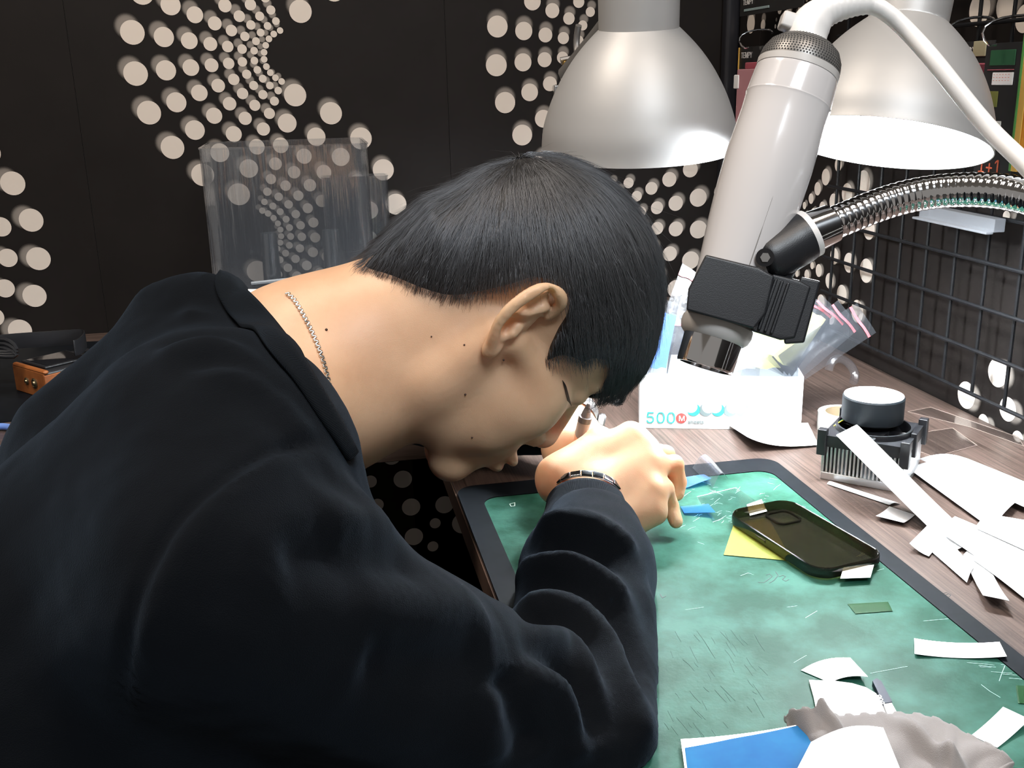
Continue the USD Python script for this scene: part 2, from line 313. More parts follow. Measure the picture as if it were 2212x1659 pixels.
for a, b in zip((-2, -.4, .75, YB-.12), (-.4, .75, YB-.12, YB)): wr.add('wallpaper_strip', rbox((XR, a+.0006, 0), (XR+.003, b-.0006, WT), .0004), m_wall, False)
add_dots(wr, DOTS_R, 0, XR, V3(-1, 0, 0), (1600., 640.), .025)
wr.done()
struct('trim_1', rbox((XR-.030, YB-.030, DZ+.002), (XR-.001, YB-.001, WT-.01), .008), mat('black_corner_post', (.018, .018, .022), .28), 30)

# ------------------------------------------------------------------ desks
t = Thing('corner_desk', 'dark walnut laminate desk along the right wall under the green mat', 'desk')
t.add('desk_top', rbox((XE+.0015, -.25, DZ-.028), (XR-.002, YB-.002, DZ), .0012), m_wood)
t.add('edge_strip', rbox((XE, -.25, DZ-.028), (XE+.0014, YF, DZ-.0006), .0003), m_edge)
t.add('side_panel', rbox((XE+.03, -.22, 0), (XR-.01, -.19, DZ-.028), .002), m_woodx)
t.add('front_panel', rbox((XR-.05, -.19, .05), (XR-.03, 1.2, DZ-.03), .002), m_woodx)
t.done()
t = Thing('back_desk', 'dark walnut laminate desk along the back wall, with dotted black front panel', 'desk')
t.add('desk_top', rbox((-2.0, YF, DZ-.028), (XE-.001, YB-.002, DZ), .0012), m_woodx)
t.add('front_panel', rbox((-1.98, YF+.30, 0), (XE-.004, YF+.318, DZ-.0285), .001), m_wall)
add_dots(t, '870 1035 20;888 1095 20;894 1159 20;845 1210 19;846 985 20;905 1225 19;800 1040 14;815 1090 14;820 1140 13;940 1130 12;935 1180 12;760 1060 11;770 1110 11;960 1090 20;1000 1130 24', 1, YF+.30, V3(0, -1, 0), (900., 1100.), 0.0)
t.done()

# ------------------------------------------------------------------ repair mat
MX0, MX1, MY0, MY1 = XE+.002, .516, .30, 1.058
t = Thing('repair_mat', 'worn green work mat with black raised border, under the hands and phone case', 'mat')
outer = affinity.translate(rrect(MX1-MX0, MY1-MY0, .022), (MX0+MX1)/2, (MY0+MY1)/2)
gx0, gx1, gy1 = MX0+.024, MX1-.020, MY1-.038
inner = affinity.translate(rrect(gx1-gx0, gy1-(MY0+.03), .018), (gx0+gx1)/2, (gy1+MY0+.03)/2)
t.add('border', extr(outer.difference(inner), .0032, DZ), m_rubber)
t.add('green_face', extr(inner.buffer(-.0002), .0024, DZ), m_green)
ZM = .0024
m_ink = mat('black_marker_ink', (.02, .03, .03), .6); m_scratch = mat('pale_scratches', (.42, .62, .54), .6); m_cut = mat('dark_knife_cuts', (.022, .085, .06), .7)
def strokes(pl, w, z=ZM+.00012):
    g = [LineString([onz(u, v, DZ+ZM)[:2] for u, v in q]).buffer(w/2, quad_segs=2) for q in pl]
    g_ = union_all(g); c_ = g_.intersection(inner.buffer(-.001)); c_ = union_all([q for q in getattr(c_, 'geoms', [c_]) if q.area > 1e-9]); return extr(g_ if c_.is_empty else c_, .00015, DZ+z)
t.add('handwriting', strokes([[(1655, 1243), (1662, 1240), (1668, 1246), (1660, 1252), (1650, 1259), (1638, 1258)], [(1675, 1235), (1681, 1243), (1672, 1254), (1662, 1260)], [(1683, 1246), (1691, 1243), (1697, 1246), (1690, 1252), (1697, 1256), (1704, 1252)]], .0006), m_ink, label='small black pen scribble')
t.add('handwriting', strokes([[(1950, 1242), (1962, 1239), (1954, 1253), (1948, 1251)], [(1970, 1250), (1976, 1256), (1982, 1252)], [(1986, 1256), (1992, 1262), (1998, 1258), (2002, 1264)], [(2012, 1264), (2018, 1269)]], .0005), m_ink, label='faded pen writing')
t.add('handwriting', strokes([[(1998, 1274), (2006, 1280), (2014, 1275), (2022, 1283)], [(2034, 1284), (2044, 1280), (2054, 1286), (2046, 1294), (2036, 1288), (2048, 1284)]], .0005), m_ink, label='faded pen writing')
t.add('handwriting', strokes([[(1426, 1284), (1431, 1292), (1438, 1288)]], .0008), m_ink, label='small tick mark')
sc = []
rs = np.random.default_rng(3)
def scr(u, v, ln, an):
    return [(u, v), (u+ln*.5*math.cos(an)+rs.normal(0, 1), v+ln*.5*math.sin(an)), (u+ln*math.cos(an), v+ln*math.sin(an)+rs.normal(0, 1))]
for _ in range(75): sc.append(scr(rs.normal(1560, 95), rs.normal(1085, 40), rs.uniform(4, 22), rs.uniform(-.9, .4)))
for _ in range(14): sc.append(scr(rs.uniform(1850, 1960), rs.uniform(1190, 1240), rs.uniform(6, 26), -.5+rs.normal(0, .2)))
for _ in range(12): sc.append(scr(rs.uniform(2080, 2200), rs.uniform(1430, 1480), rs.uniform(20, 60), rs.choice([.08, -1.2, .6])))
for q in [[(1995, 1342), (2060, 1336), (2130, 1322)], [(1480, 1318), (1520, 1312)], [(1740, 1335), (1765, 1320)], [(1600, 1244), (1616, 1238), (1628, 1242)], [(1700, 1312), (1722, 1309)], [(1715, 1432), (1742, 1416)], [(1880, 1455), (1960, 1440)]]: sc.append(q)
t.add('scratches', strokes(sc, .00045), m_scratch, kind='stuff')
cu = [scr(rs.uniform(1430, 1640), rs.uniform(1360, 1590), rs.uniform(12, 48), .95+rs.normal(0, .12)) for _ in range(48)]
t.add('knife_cuts', strokes(cu, .00022), m_cut, kind='stuff')
m_whitemark = mat('white_print', (.6, .7, .66), .6)
t.add('corner_mark', strokes([[(1101, 1089), (1112, 1086), (1112, 1093), (1104, 1094), (1101, 1089)]], .0011), m_whitemark)
t.done()
# ------------------------------------------------------------------ lamps
def lamp(name, label, rc, dep, phi, theta, rad_px, h_px, neck_px, arm, scale_power, neck_h=130):
    """rc: rim centre in the photograph and its distance; the axis leans phi sideways and theta towards the camera"""
    k = dep/FPX; up = RW@V3(math.sin(phi), -math.cos(phi)*math.cos(theta), -math.sin(theta)); o = P(*rc, dep); Rm = frame(up, RW@V3(0, 0, 1.))
    t = Thing(name, label, 'lamp', 'silver work lamps over the desk')
    R, Hh, Nk = rad_px*k, h_px*k, neck_px*k
    s = np.array([(1.0, 0), (.992, .03), (.975, .17), (.905, .37), (.795, .57), (.64, .77), (.40, .985)])
    from scipy.interpolate import PchipInterpolator
    zz = np.linspace(0, .985, 26); ro = PchipInterpolator(s[:, 1], s[:, 0])(zz)*R; zz = zz*Hh
    ro = np.maximum(ro, Nk); th = .0014
    t.add('shade', lathe(list(zip(ro, zz))+list(zip(ro[::-1]-th*.5, zz[::-1]+1e-5)), 96, Rm, o, True), m_silver, 40)
    t.add('reflector', lathe(list(zip(ro-th*.55, zz))+list(zip(ro[::-1]-th, zz[::-1])), 96, Rm, o, True), m_inner, 40, under=0, label='white inside of the shade')
    # vented neck: real slots
    nh = neck_h*k; body = m3.Manifold.cylinder(nh, Nk*.985, Nk*1.0, 96).translate([0, 0, Hh*.94])
    body = body-m3.Manifold.cylinder(nh, Nk*.92, Nk*.92, 64).translate([0, 0, Hh*.94-.004])
    slot = m3.Manifold.batch_hull([m3.Manifold.cylinder(.08, .0042, .0042, 12).rotate([0, 90, 0]).translate([0, 0, z]) for z in (Hh*.94+nh*.62, Hh*.94+nh*.9)])
    for i in range(18): body = body-slot.rotate([0, 0, i*20+7])
    t.add('vented_neck', xf(body, Rm, o), m_grey if False else m_silver, 30)
    t.add('neck_rim', lathe([(Nk*1.0, Hh*.94), (Nk*1.035, Hh*.945), (Nk*1.035, Hh*.975), (Nk*1.0, Hh*.98), (Nk*.95, Hh*.98), (Nk*.95, Hh*.94)], 72, Rm, o, True), m_silver, 30)
    t.add('cap', lathe([(0, Hh*.94+nh*1.0), (Nk*.98, Hh*.94+nh*1.0), (Nk*.98, Hh*.94+nh*1.02), (Nk*.5, Hh*.94+nh*1.25), (0, Hh*.94+nh*1.27)], 48, Rm, o), m_silver, 40)
    for a in (.8, 2.9, 5.0):
        c = o+Rm@V3(math.cos(a)*Nk*1.02, math.sin(a)*Nk*1.02, Hh*.96); t.add('rivet', xf(trimesh.creation.icosphere(2, .0016), None, c), m_steel)
    t.add('socket', lathe([(0, Hh*.55), (.018, Hh*.55), (.018, Hh*.97), (0, Hh*.97)], 32, Rm, o), m_white)
    b = lathe([(0, Hh*.08), (.012, Hh*.085), (.024, Hh*.14), (.0285, Hh*.25), (.024, Hh*.37), (.015, Hh*.56), (0, Hh*.56)], 32, Rm, o)
    t.add('bulb', b, emat(name+'_glow'+str(int(rc[0])), (.90, .96, 1.0), scale_power), True, label='glowing white bulb')
    for pts, r in arm: t.add('arm', tube(pts, r, 12), m_grey, 40)
    t.done(); return o, up
ARM1 = [P(1372, -20, 1.245), P(1296, 70, 1.30), P(1226, 165, 1.37), P(1160, 190, 1.55)]
lamp('work_lamp', 'silver dome work lamp hanging behind his head, left of the two lamps', (1379, 322), 1.20, math.radians(-2.6), math.radians(23.0), 211, 250, 84,
     [(spline([P(1372, -30, 1.24), P(1300, 68, 1.31), P(1222, 162, 1.39)], 12), .012)], 190.0)
lamp('work_lamp', 'silver dome work lamp with glowing opening, behind the white scope', (1908, 312), 1.06, math.radians(10.5), math.radians(2.5), 222, 262, 84,
     [(spline([P(1990, -80, 1.06), P(1998, -230, 1.04), P(1990, -420, .98)], 12), .012)], 235.0)
# hinge bracket hanging on the spring arm behind the left lamp
t = Thing('lamp_bracket', 'small steel hinge bracket with brass screw, left of the first lamp', 'bracket')
t.add('arm_tube', tube(spline([P(1250, 55, 1.40), P(1246, 80, 1.41), P(1249, 128, 1.405)], 8), .0045, 10), m_grey)
t.add('plate', tube([P(1211, 132, 1.40), P(1248, 125, 1.40)], .005, 8), m_steel)
t.add('screw', lathe([(0, 0), (.0045, .001), (.0045, .016), (.003, .018), (0, .019)], 16, frame((0, 0, 1)), P(1222, 160, 1.39)), m_brass, label='brass screw')
t.add('rod', tube([P(1222, 150, 1.40), P(1222, 128, 1.40)], .0022, 8), m_steel)
t.add('wall_arm', tube(spline([P(1249, 125, 1.405), P(1290, 150, 1.5), P(1330, 200, 1.7), V3(.50, YB-.015, 1.15)], 14), .006, 10), m_grey)
t.add('wall_plate', rbox((.475, YB-.018, 1.12), (.525, YB-.001, 1.18), .003), m_steel)
t.done()

# ------------------------------------------------------------------ white hand scope in its clamp
DS = 0.72; KS = DS/FPX
A0 = V3(1735, 115); AX = V3(-.3005, .9538)
def sp(tp, side=0, dd=0): q = A0+AX*tp+V3(.9538, .3005)*side; return P(q[0], q[1], DS+dd*KS)
s_down = sp(300)-sp(0); s_down /= np.linalg.norm(s_down); SR = frame(-s_down, RW@V3(0, 0, 1.)); SO = sp(0)
def slathe(prof, n=72): return lathe([(r*KS, -z*KS) for r, z in prof], n, SR, SO)
t = Thing('inspection_scope', 'white barrel shaped inspection scope with grey gauze top, held above the mat', 'scope')
body = [(0, 45), (84, 45), (88, 50), (89, 58), (92, 108), (93, 112), (91.5, 118), (91, 150), (93, 200), (94.5, 250), (93, 320), (88, 400), (81, 480), (76, 560), (73, 612), (0, 612)]
t.add('barrel', slathe(body[::-1]), m_scope, 25)
t.add('seam_line', tube([sp(z, r*.32, -r*.952) for r, z in [(93, 114), (92, 150), (94, 200), (95.3, 250), (93.8, 320), (88.8, 400), (82, 480)]], .0005, 6), mat('seam_grey', (.22, .21, .20), .5))
gz = [(0, -30), (40, -29), (60, -22), (76, -8), (85, 10), (88, 28), (88, 34), (0, 34)]
t.add('gauze_cap', slathe(gz[::-1]), m_meshcap, 40, label='grey perforated gauze dome')
hole = []
from scipy.interpolate import PchipInterpolator as PI_
gs = np.array(gz[1:7]); sl = np.r_[0, np.cumsum(np.linalg.norm(np.diff(gs, axis=0), axis=1))]
hx = np.array([[math.cos(a), math.sin(a)] for a in np.arange(6)*math.pi/3])
hv, hf, hn = [], [], 0
for i, s_ in enumerate(np.arange(4, sl[-1]-1, 5.6)):
    r_ = np.interp(s_, sl, gs[:, 0]); z_ = np.interp(s_, sl, gs[:, 1]); r2 = np.interp(s_+1, sl, gs[:, 0]); z2 = np.interp(s_+1, sl, gs[:, 1])
    tv = V3(r2-r_, z2-z_); tv /= np.linalg.norm(tv); nrm2 = V3(-tv[1], tv[0])*-1
    N = int(2*math.pi*r_/6.6)
    for j in range(N):
        a = (j+.5*(i % 2))*2*math.pi/N; er = V3(math.cos(a), math.sin(a), 0); et = V3(-math.sin(a), math.cos(a), 0)
        ez = V3(0, 0, -1); c_ = er*r_+ez*z_; T_ = er*tv[0]+ez*tv[1]; Nn = np.cross(et, T_); Nn = Nn if Nn@(er*.6+ez*-.6*0+V3(0, 0, .5)) > 0 else -Nn
        pts = [c_+Nn*.35+2.0*(h[0]*et+h[1]*T_*.95) for h in hx]
        hv += pts; fc = [[hn, hn+k, hn+k+1] for k in range(1, 5)]
        if np.cross(pts[1]-pts[0], pts[2]-pts[0])@Nn < 0: fc = [q[::-1] for q in fc]
        hf += fc; hn += 6
t.add('gauze_holes', xf((np.array(hv)*KS, np.array(hf)), SR, SO), m_hole, False, under=2, kind='stuff')
t.add('cap_ring', slathe([(85, 50), (88.5, 48), (89, 34), (86, 32), (80, 34), (80, 50)][::-1]), m_scopegrey, 30)
t.add('strain_relief', tube(spline([sp(-24, -2), P(1748, 62, DS), P(1772, 32, DS), P(1808, 16, DS), P(1850, 8, DS), P(1882, 8, DS)], 40), np.interp(np.linspace(0, 1, 40), [0, .25, .45, 1], [44, 42, 33, 22])*KS*(1+.05*(np.arange(40) % 3 == 0)*(np.linspace(0, 1, 40) > .45)), 24), m_cable, 40)
t.add('side_tab', rbox((-.012, -.006, 0), (.012, .006, .012), .002), m_scopegrey)
t.parts[-1][1] = xf(t.parts[-1][1], SR, sp(-36, -32))
t.add('lower_collar', slathe([(0, 605), (72, 605), (77, 612), (78, 626), (74, 640), (66, 648), (0, 648)][::-1]), m_scopegrey, 30)
t.add('lens_barrel', slathe([(0, 640), (63, 640), (64, 646), (63, 672), (62, 706), (60, 711), (54, 711), (54, 698), (0, 698)][::-1]), m_chrome, 30, label='chrome lens ring')
t.done()
single('scope_cable', tube(spline([P(1874, 8, DS), P(1908, 22, DS), P(1955, 62, DS), P(2010, 122, DS-.01), P(2080, 210, DS-.02), P(2150, 292, DS-.03), P(2215, 355, DS-.05), P(2300, 455, DS-.07), V3(.50, .47, 1.03), V3(.53, .38, .88), V3(.55, .34, .785), V3(.60, .29, .7595), V3(.70, .24, .7595)], 80), 18.5*KS, 16), m_cable,
       'white rubber cable looping from the scope down to the right', 'cable')

# clamp: built along the barrel axis (local x to the right, y towards the viewer, z up the barrel)
def sbk(pts):   # local px (side, tp, toward viewer) -> world
    return np.array([sp(b, a, -c) for a, b, c in pts])
def sprism(poly, c0, c1, r=5.0):
    """polygon drawn in (side, along) px, thickness c0..c1 towards the viewer, with rounded edges"""
    n = m3.CrossSection([[(float(a), float(b)) for a, b in poly]])
    if n.area() < 0 or n.is_empty(): n = m3.CrossSection([[(float(a), float(b)) for a, b in poly[::-1]]])
    a = n.offset(-r, m3.JoinType.Miter); layers = []
    s = m3.Manifold.sphere(r, 10); pts = [p for pg in a.to_polygons() for p in pg]
    b = m3.Manifold.batch_hull([s.translate([p[0], p[1], c]) for p in pts for c in (c0+r, c1-r)])
    v, f = to_tri(b); w = sbk(v); return w, f
t = Thing('scope_clamp', 'black plastic clamp block gripping the white scope', 'clamp')
t.add('grip_block', sprism([(-70, 478), (48, 470), (86, 478), (92, 560), (78, 600), (-74, 605), (-84, 560)], -96, 100), m_black)
t.add('jaw', sprism([(80, 474), (140, 470), (168, 476), (168, 592), (140, 606), (72, 606)], -60, 70), m_black)
t.add('jaw_block', sprism([(140, 462), (184, 458), (190, 596), (150, 612), (132, 570)], -78, 66), m_black)
for k in range(3): t.add('rib', sprism([(88+14*k, 482), (95+14*k, 482), (92+14*k, 598), (85+14*k, 598)], 60, 78, 2.5), m_black)
t.add('screw', tube([P(1700, 585, DS+.02), P(1712, 640, DS+.02)], .0035, 14), m_steel, label='steel clamp screw')
t.add('pivot_post', tube([P(1668, 610, DS-.005), P(1690, 560, DS-.002)], .012, 20), m_black)
t.done()
t = Thing('gooseneck_arm', 'chrome flexible gooseneck arm curving in from the right edge', 'gooseneck arm')
t.add('holder', tube(spline([P(1640, 570, DS-.012), P(1650, 563, DS-.012), P(1690, 540, DS-.01), P(1728, 517, DS-.008), P(1746, 506, DS-.008)], 14), np.interp(np.linspace(0, 1, 14), [0, .05, .12, .8, 1], [30, 46, 52, 55, 52])*KS, 32), m_black, 50, label='black pivot holder')
kn = P(1652, 556, DS-.0285); hd_ = RW@V3(-.1, .15, -1); t.add('screw_recess', tube([kn, kn+hd_*.0012], .0062, 24), m_blackg, under=0); t.add('hex_screw', tube([kn, kn+hd_*.0022], .0034, 6), m_steel, under=0)
t.add('white_collar', tube([P(1741, 509, DS-.008), P(1752, 503, DS-.008)], 53*KS, 32), m_cable, label='white plastic collar')
t.add('sleeve', tube([P(1748, 505, DS-.008), P(1796, 483, DS-.006)], [46*KS, 42*KS], 32), m_chrome)
gp = spline([P(1790, 486, DS-.006), P(1850, 462, DS-.004), P(1920, 436, DS-.002), P(2000, 417, DS-.006), P(2090, 410, DS-.018), P(2180, 416, DS-.035), P(2270, 436, DS-.055), V3(.56, .47, 1.10), V3(.655, .42, 1.01), V3(.70, .41, .87), V3(.70, .41, .782)], 1100)
rr = np.linspace(0, 1, 1100); t.add('flexible_tube', tube(gp, (.0114+.0021*rr)*(1+.032*np.abs(np.sin(np.arange(1100)*math.pi/8))), 22), m_chrome, 60)
ft = gp[-1]; t.add('base', lathe([(0, 0), (.05, 0), (.052, .004), (.05, .014), (.02, .02), (.016, .03), (0, .03)], 40, np.eye(3), (ft[0], ft[1], DZ)), m_black)
t.done()

# ------------------------------------------------------------------ wire panel on the right wall
t = Thing('wire_panel', 'black coated wire grid panel hung on the right wall', 'wire panel')
XW = XR-.030; zs = [.791+.0566*i for i in range(12)]; ys = [1.119+.0637*i for i in range(-9, 7)]
zs = [z for z in zs if z < 1.42]
for i, z in enumerate(zs): t.add('wire', tube([V3(XW, ys[0]-.02, z), V3(XW, ys[-1]+.02, z)], .0026, 8), m_wire)
for y in ys: t.add('wire', tube([V3(XW+.005, y, zs[0]-.0), V3(XW+.005, y, zs[-1]+.02)], .0024, 8), m_wire)
for y in (ys[1], ys[-2]): t.add('wall_hook', tube([V3(XW, y, zs[-1]), V3(XR-.001, y, zs[-1]+.004)], .004, 8), m_wire)
t.done()
# ------------------------------------------------------------------ blister packs on hooks of the panel
def pack(name, label, u0, u1, v0, v1, X, front, parts, group='packets hung on the wire panel'):
    """card hung parallel to the right wall at distance X; corners measured at its top and bottom"""
    a = on(u0, v0, 0, X); b = on(u1, v0, 0, X); c = on(u1, v1, 0, X); y0, y1 = sorted((a[1], b[1])); z1 = (a[2]+b[2])/2; z0 = c[2]
    t = Thing(name, label, 'packet', group)
    t.add('card', rbox((X, y0, z0), (X+.0015, y1, z1), .0004), front)
    for nm, (s0, s1, t0, t1), d, mm, lb in parts:
        t.add(nm, rbox((X-d, y1+(y0-y1)*s1, z0+(z1-z0)*t0), (X-.0001, y1+(y0-y1)*s0, z0+(z1-z0)*t1), min(.002, d*.45)), mm, label=lb)
    return t, y0, y1, z0, z1
def hook(t, X, y, z):
    t.add('hook', tube(spline([V3(XW, y, z+.02), V3(X-.02, y, z+.022), V3(X-.03, y, z+.012), V3(X-.026, y, z+.002), V3(X-.012, y, z-.002)], 14), .0016, 8), m_chrome)
def txt(t, s, X, y, z, h, m, name='lettering'):   # lettering that reads from the desk side: x runs towards -Y
    t.add(name, place(text(s, h, .0005), V3(X, y, z), V3(0, -1, 0), V3(0, 0, 1)), m, False)
m_wink = mat('white_ink', (.7, .68, .66), .6); m_rink = mat('orange_red_ink', (.62, .13, .06), .6)
X1 = XR-.060
t, y0, y1, z0, z1 = pack('phone_accessory_packet', 'pink and black blister packet with gold edge, left of the white scope', 1597, 1668, 100, 345, X1, m_bcard,
    [('blister', (.16, .98, .04, .80), .012, m_pink, 'pink tray'), ('gold_edge', (0, .035, 0, 1), .002, m_gold, 'gold edge'), ('price_label', (.08, .24, .62, .75), .0136, m_white, 'white price label'), ('tab', (.3, .9, .80, .86), .006, m_redp, 'red tab')])
txt(t, 'TEMPY', X1-.0007, y1-.012, z0+(z1-z0)*.90, .010, m_wink); hook(t, X1, (y0+y1)/2, z1); t.done()
X2 = XR-.066
t, y0, y1, z0, z1 = pack('phone_accessory_packet', 'black packet with pale print at the top edge, above the pink packet', 1602, 1740, -70, 14, X2, m_bcard, [('print_band', (.08, .5, .10, .16), .0012, m_greyink, None)])
txt(t, 'TEMPY', X2-.0007, y1-.015, z0+.018, .009, m_wink); hook(t, X2, (y0+y1)/2, z1); t.done()
t, y0, y1, z0, z1 = pack('phone_accessory_packet', 'dark red blister packet half hidden behind the right lamp', 2040, 2150, 90, 330, X1, m_bcard,
    [('blister', (.1, .92, .04, .80), .014, mat('dusky_red_blister', (.20, .045, .06), .3), 'dark red tray'), ('tray_lip', (.1, .92, .78, .80), .016, m_redp, None), ('hang_tab', (.62, .86, .86, 1.0), .002, mat('beige_tab', (.34, .31, .2), .5), 'beige tab')])
txt(t, 'TEMPY', X1-.0007, y1-.02, z0+(z1-z0)*.87, .010, m_wink); hook(t, X1, (y0+y1)/2, z1); t.done()
X3 = XR-.074
t, y0, y1, z0, z1 = pack('phone_accessory_packet', 'black retail packet with speech bubble and red 1+1 print, at the right edge', 2132, 2216, 92, 400, X3, m_bcard,
    [('speech_bubble', (.26, .80, .70, .79), .0012, m_white, 'white speech bubble'), ('green_patch', (.15, .8, .84, .95), .0012, mat('dark_green_print', (.02, .09, .04), .5), None), ('red_line', (.1, .8, .805, .812), .0012, m_redp, None), ('phone_icon', (.2, .46, .54, .655), .0012, mat('olive_print', (.16, .17, .04), .5), None), ('round_badge', (.34, .62, .37, .44), .0012, m_wink, 'pale round badge'), ('badge_core', (.42, .54, .385, .425), .0018, m_greyink, None)])
txt(t, '1+1', X3-.0007, y1-(y1-y0)*.12, z0+(z1-z0)*.05, .016, m_rink)
for k in range(3): txt(t, '- - - - - -', X3-.0018, y1-(y1-y0)*.30, z0+(z1-z0)*(.764-.022*k), .004, m_rink, 'print_line')
hook(t, X3, (y0+y1)/2, z1); t.done()
t, y0, y1, z0, z1 = pack('phone_accessory_packet', 'orange box with yellow and green edges at the far right', 2214, 2310, 70, 385, X3-.012, m_orange,
    [('yellow_edge', (.06, .2, 0, 1), .0012, m_gold, 'yellow edge'), ('green_edge', (0, .06, 0, 1), .0014, m_lime, 'green edge')])
t.done()
t = Thing('clear_label_holder', 'clear acrylic strip behind the gooseneck on the wire panel', 'label holder')
a = on(1985, 462, 0, XW-.02); b = on(2150, 470, 0, XW-.02)
t.add('plate', rbox((XW-.02, b[1], a[2]-.004), (XW-.005, a[1], a[2]+.012), .001), m_clearrim); t.add('lip', rbox((XW-.03, b[1], a[2]-.006), (XW-.02, a[1], a[2]-.003), .001), m_clearrim); t.done()
# ------------------------------------------------------------------ things on the right desk
BL, BR_ = onz(1380, 925), onz(1730, 930); bx = (BR_-BL)/np.linalg.norm(BR_-BL); by = V3(-bx[1], bx[0], 0); bw = np.linalg.norm(BR_-BL); bd, bh = .105, .072
def bxm(mesh): return xf(mesh, np.stack([bx, by, V3(0, 0, 1)], 1), BL)
t = Thing('paper_carton', 'white open carton printed 500 sheets, stuffed with small zip bags', 'box')
wl = .0018
t.add('front_wall', bxm(rbox((0, 0, 0), (bw, wl, bh), .0006)), m_card); t.add('back_wall', bxm(rbox((0, bd-wl, 0), (bw, bd, bh), .0006)), m_card)
t.add('side_wall', bxm(rbox((0, wl, 0), (wl, bd-wl, bh), .0006)), m_card); t.add('side_wall', bxm(rbox((bw-wl, wl, 0), (bw, bd-wl, bh), .0006)), m_card)
t.add('bottom', bxm(rbox((wl, wl, 0), (bw-wl, bd-wl, .002), .0006)), m_card)
def bxt(mesh, x, z): return bxm(xf(mesh, np.array([[1, 0, 0], [0, 0, -1], [0, 1, 0]]), (x, -.0002, z)))
t.add('lettering', bxt(text('500', .0150, .0004), .008, .0075), m_teal, False, label='teal 500')
t.add('red_badge', bxt(extr(Point(0, 0).buffer(.0068), .0003), .0545, .0145), m_redink, False, label='red round badge')
t.add('lettering', bxt(xf(text('M', .0070, .0004, True), None, (-.0038, -.0035, .0003)), .0545, .0145), m_white, False, under=6, label='white M')
t.add('lettering', bxt(text('sheets', .0048, .0004), .063, .0075), m_greyink, False); t.add('lettering', bxt(text('Business', .0045, .0004), .155, .0075), m_greyink, False)
for i, mm in enumerate([m_teal, m_greyink, m_teal, m_greyink, m_greyink]):
    a = Point(0, 0).buffer(.0085).difference(Point(.0035*(1 if i % 2 else -1), .004).buffer(.0085))
    t.add('leaf_arc', bxt(extr(a, .0003), .070+.0155*i, .0265), mm, False)
t.done()
m_redzip = mat('red_zip_line', (.75, .12, .14), .5); m_bluein = mat('blue_bag_content', (.10, .25, .62), .5); m_yellin = mat('yellow_bag_content', (.75, .68, .25), .6)
def bag(q, dep, lab, red=True, fill=None, m=None):
    c = [P(u, v, d) for (u, v), d in zip(q, dep)]
    t = Thing('zip_bag', lab, 'bag', 'zip bags in the carton')
    t.add('bag_film', sheet(c, lambda s, tt: .003*np.sin(s*7+dep[0]*40)*np.sin(tt*3), 8, 10), m or m_bag, True)
    if red:
        a = [c[0]+(c[3]-c[0])*.90, c[1]+(c[2]-c[1])*.90, c[1]+(c[2]-c[1])*.93, c[0]+(c[3]-c[0])*.93]; off = (CAM-c[3]); off /= np.linalg.norm(off)
        t.add('red_zip', sheet([p+off*.0016 for p in a], lambda s, tt: .003*np.sin(s*7+dep[0]*40)*np.sin((.9+.03*tt)*3), 8, 2), m_redzip, True, label='red zip line')
    if fill:
        cc = [c[0]*.8+c[1]*.2, c[0]*.2+c[1]*.8]; dd = [c[1]*.8+c[2]*.2, 0]
        g = lambda s, r: (c[0]*(1-s)+c[1]*s)*(1-r)+(c[3]*(1-s)+c[2]*s)*r
        off = (CAM-c[3]); off /= np.linalg.norm(off)
        t.add('content', sheet([g(.08, .12)+off*.003, g(.92, .12)+off*.003, g(.92, .85)+off*.003, g(.08, .85)+off*.003], lambda s, tt: .002*np.sin(s*9), 6, 6), fill, True)
    t.done()
bag([(1385, 810), (1470, 812), (1506, 590), (1474, 568)], [1.35, 1.35, 1.37, 1.37], 'clear zip bag with a red line standing highest at the left of the carton')
bag([(1378, 812), (1440, 815), (1470, 660), (1420, 640)], [1.33]*4, 'zip bag holding a blue strip at the left end of the carton', False, m_bluein)
bag([(1400, 805), (1480, 808), (1500, 690), (1425, 668)], [1.325]*4, 'frosted zip bag in front of the blue one', False)
bag([(1440, 812), (1560, 815), (1570, 690), (1450, 690)], [1.36]*4, 'white zip bag right behind the chrome lens')
bag([(1520, 812), (1640, 815), (1650, 680), (1530, 680)], [1.38]*4, 'white zip bag under the clamp block', True, m_white)
bag([(1600, 812), (1690, 815), (1720, 660), (1640, 650)], [1.37]*4, 'pale zip bag with yellow content, right of the clamp', True, m_yellin)
for i, (ang, ln, lab) in enumerate([(24, 178, 'steepest zip bag of the fan leaning right out of the carton'), (34, 178, 'second steepest zip bag of the fan leaning out of the carton'), (42, 182, 'middle zip bag of the fan leaning right out of the carton'), (50, 188, 'second lowest zip bag of the fan leaning out of the carton'), (57, 205, 'lowest zip bag of the fan, tip nearest the right wall')]):
    a = math.radians(ang); ux, uy = math.sin(a), -math.cos(a); px_, py_ = math.cos(a), math.sin(a); b = V3(1665+9*i, 800)
    q = [(b[0]-px_*38, b[1]-py_*38), (b[0]+px_*38, b[1]+py_*38), (b[0]+px_*36+ux*ln, b[1]+py_*36+uy*ln), (b[0]-px_*40+ux*ln, b[1]-py_*40+uy*ln)]
    bag(q, [1.34-.006*i]*2+[1.355-.006*i]*2, lab, True, m_yellin if i == 1 else None)
def one(name, mesh, m, lab, c, group=None, smooth=35): return single(name, mesh, m, lab, c, group, smooth=smooth)
one('curled_sheet', sheet([onz(1572, 922), onz(1745, 918), onz(1768, 966), onz(1612, 979)], lambda s, t: .003+.018*(1-s)**3*t, 14, 6), m_white, 'white curled sheet lying in front of the carton', 'paper', smooth=True)
one('flexible_strap', tube(spline([P(1790, 800, 1.45), P(1815, 775, 1.45), P(1838, 790, 1.45), P(1843, 825, 1.44)], 20), .006, 8), m_bag, 'clear plastic strap arching out behind the carton', 'strap')
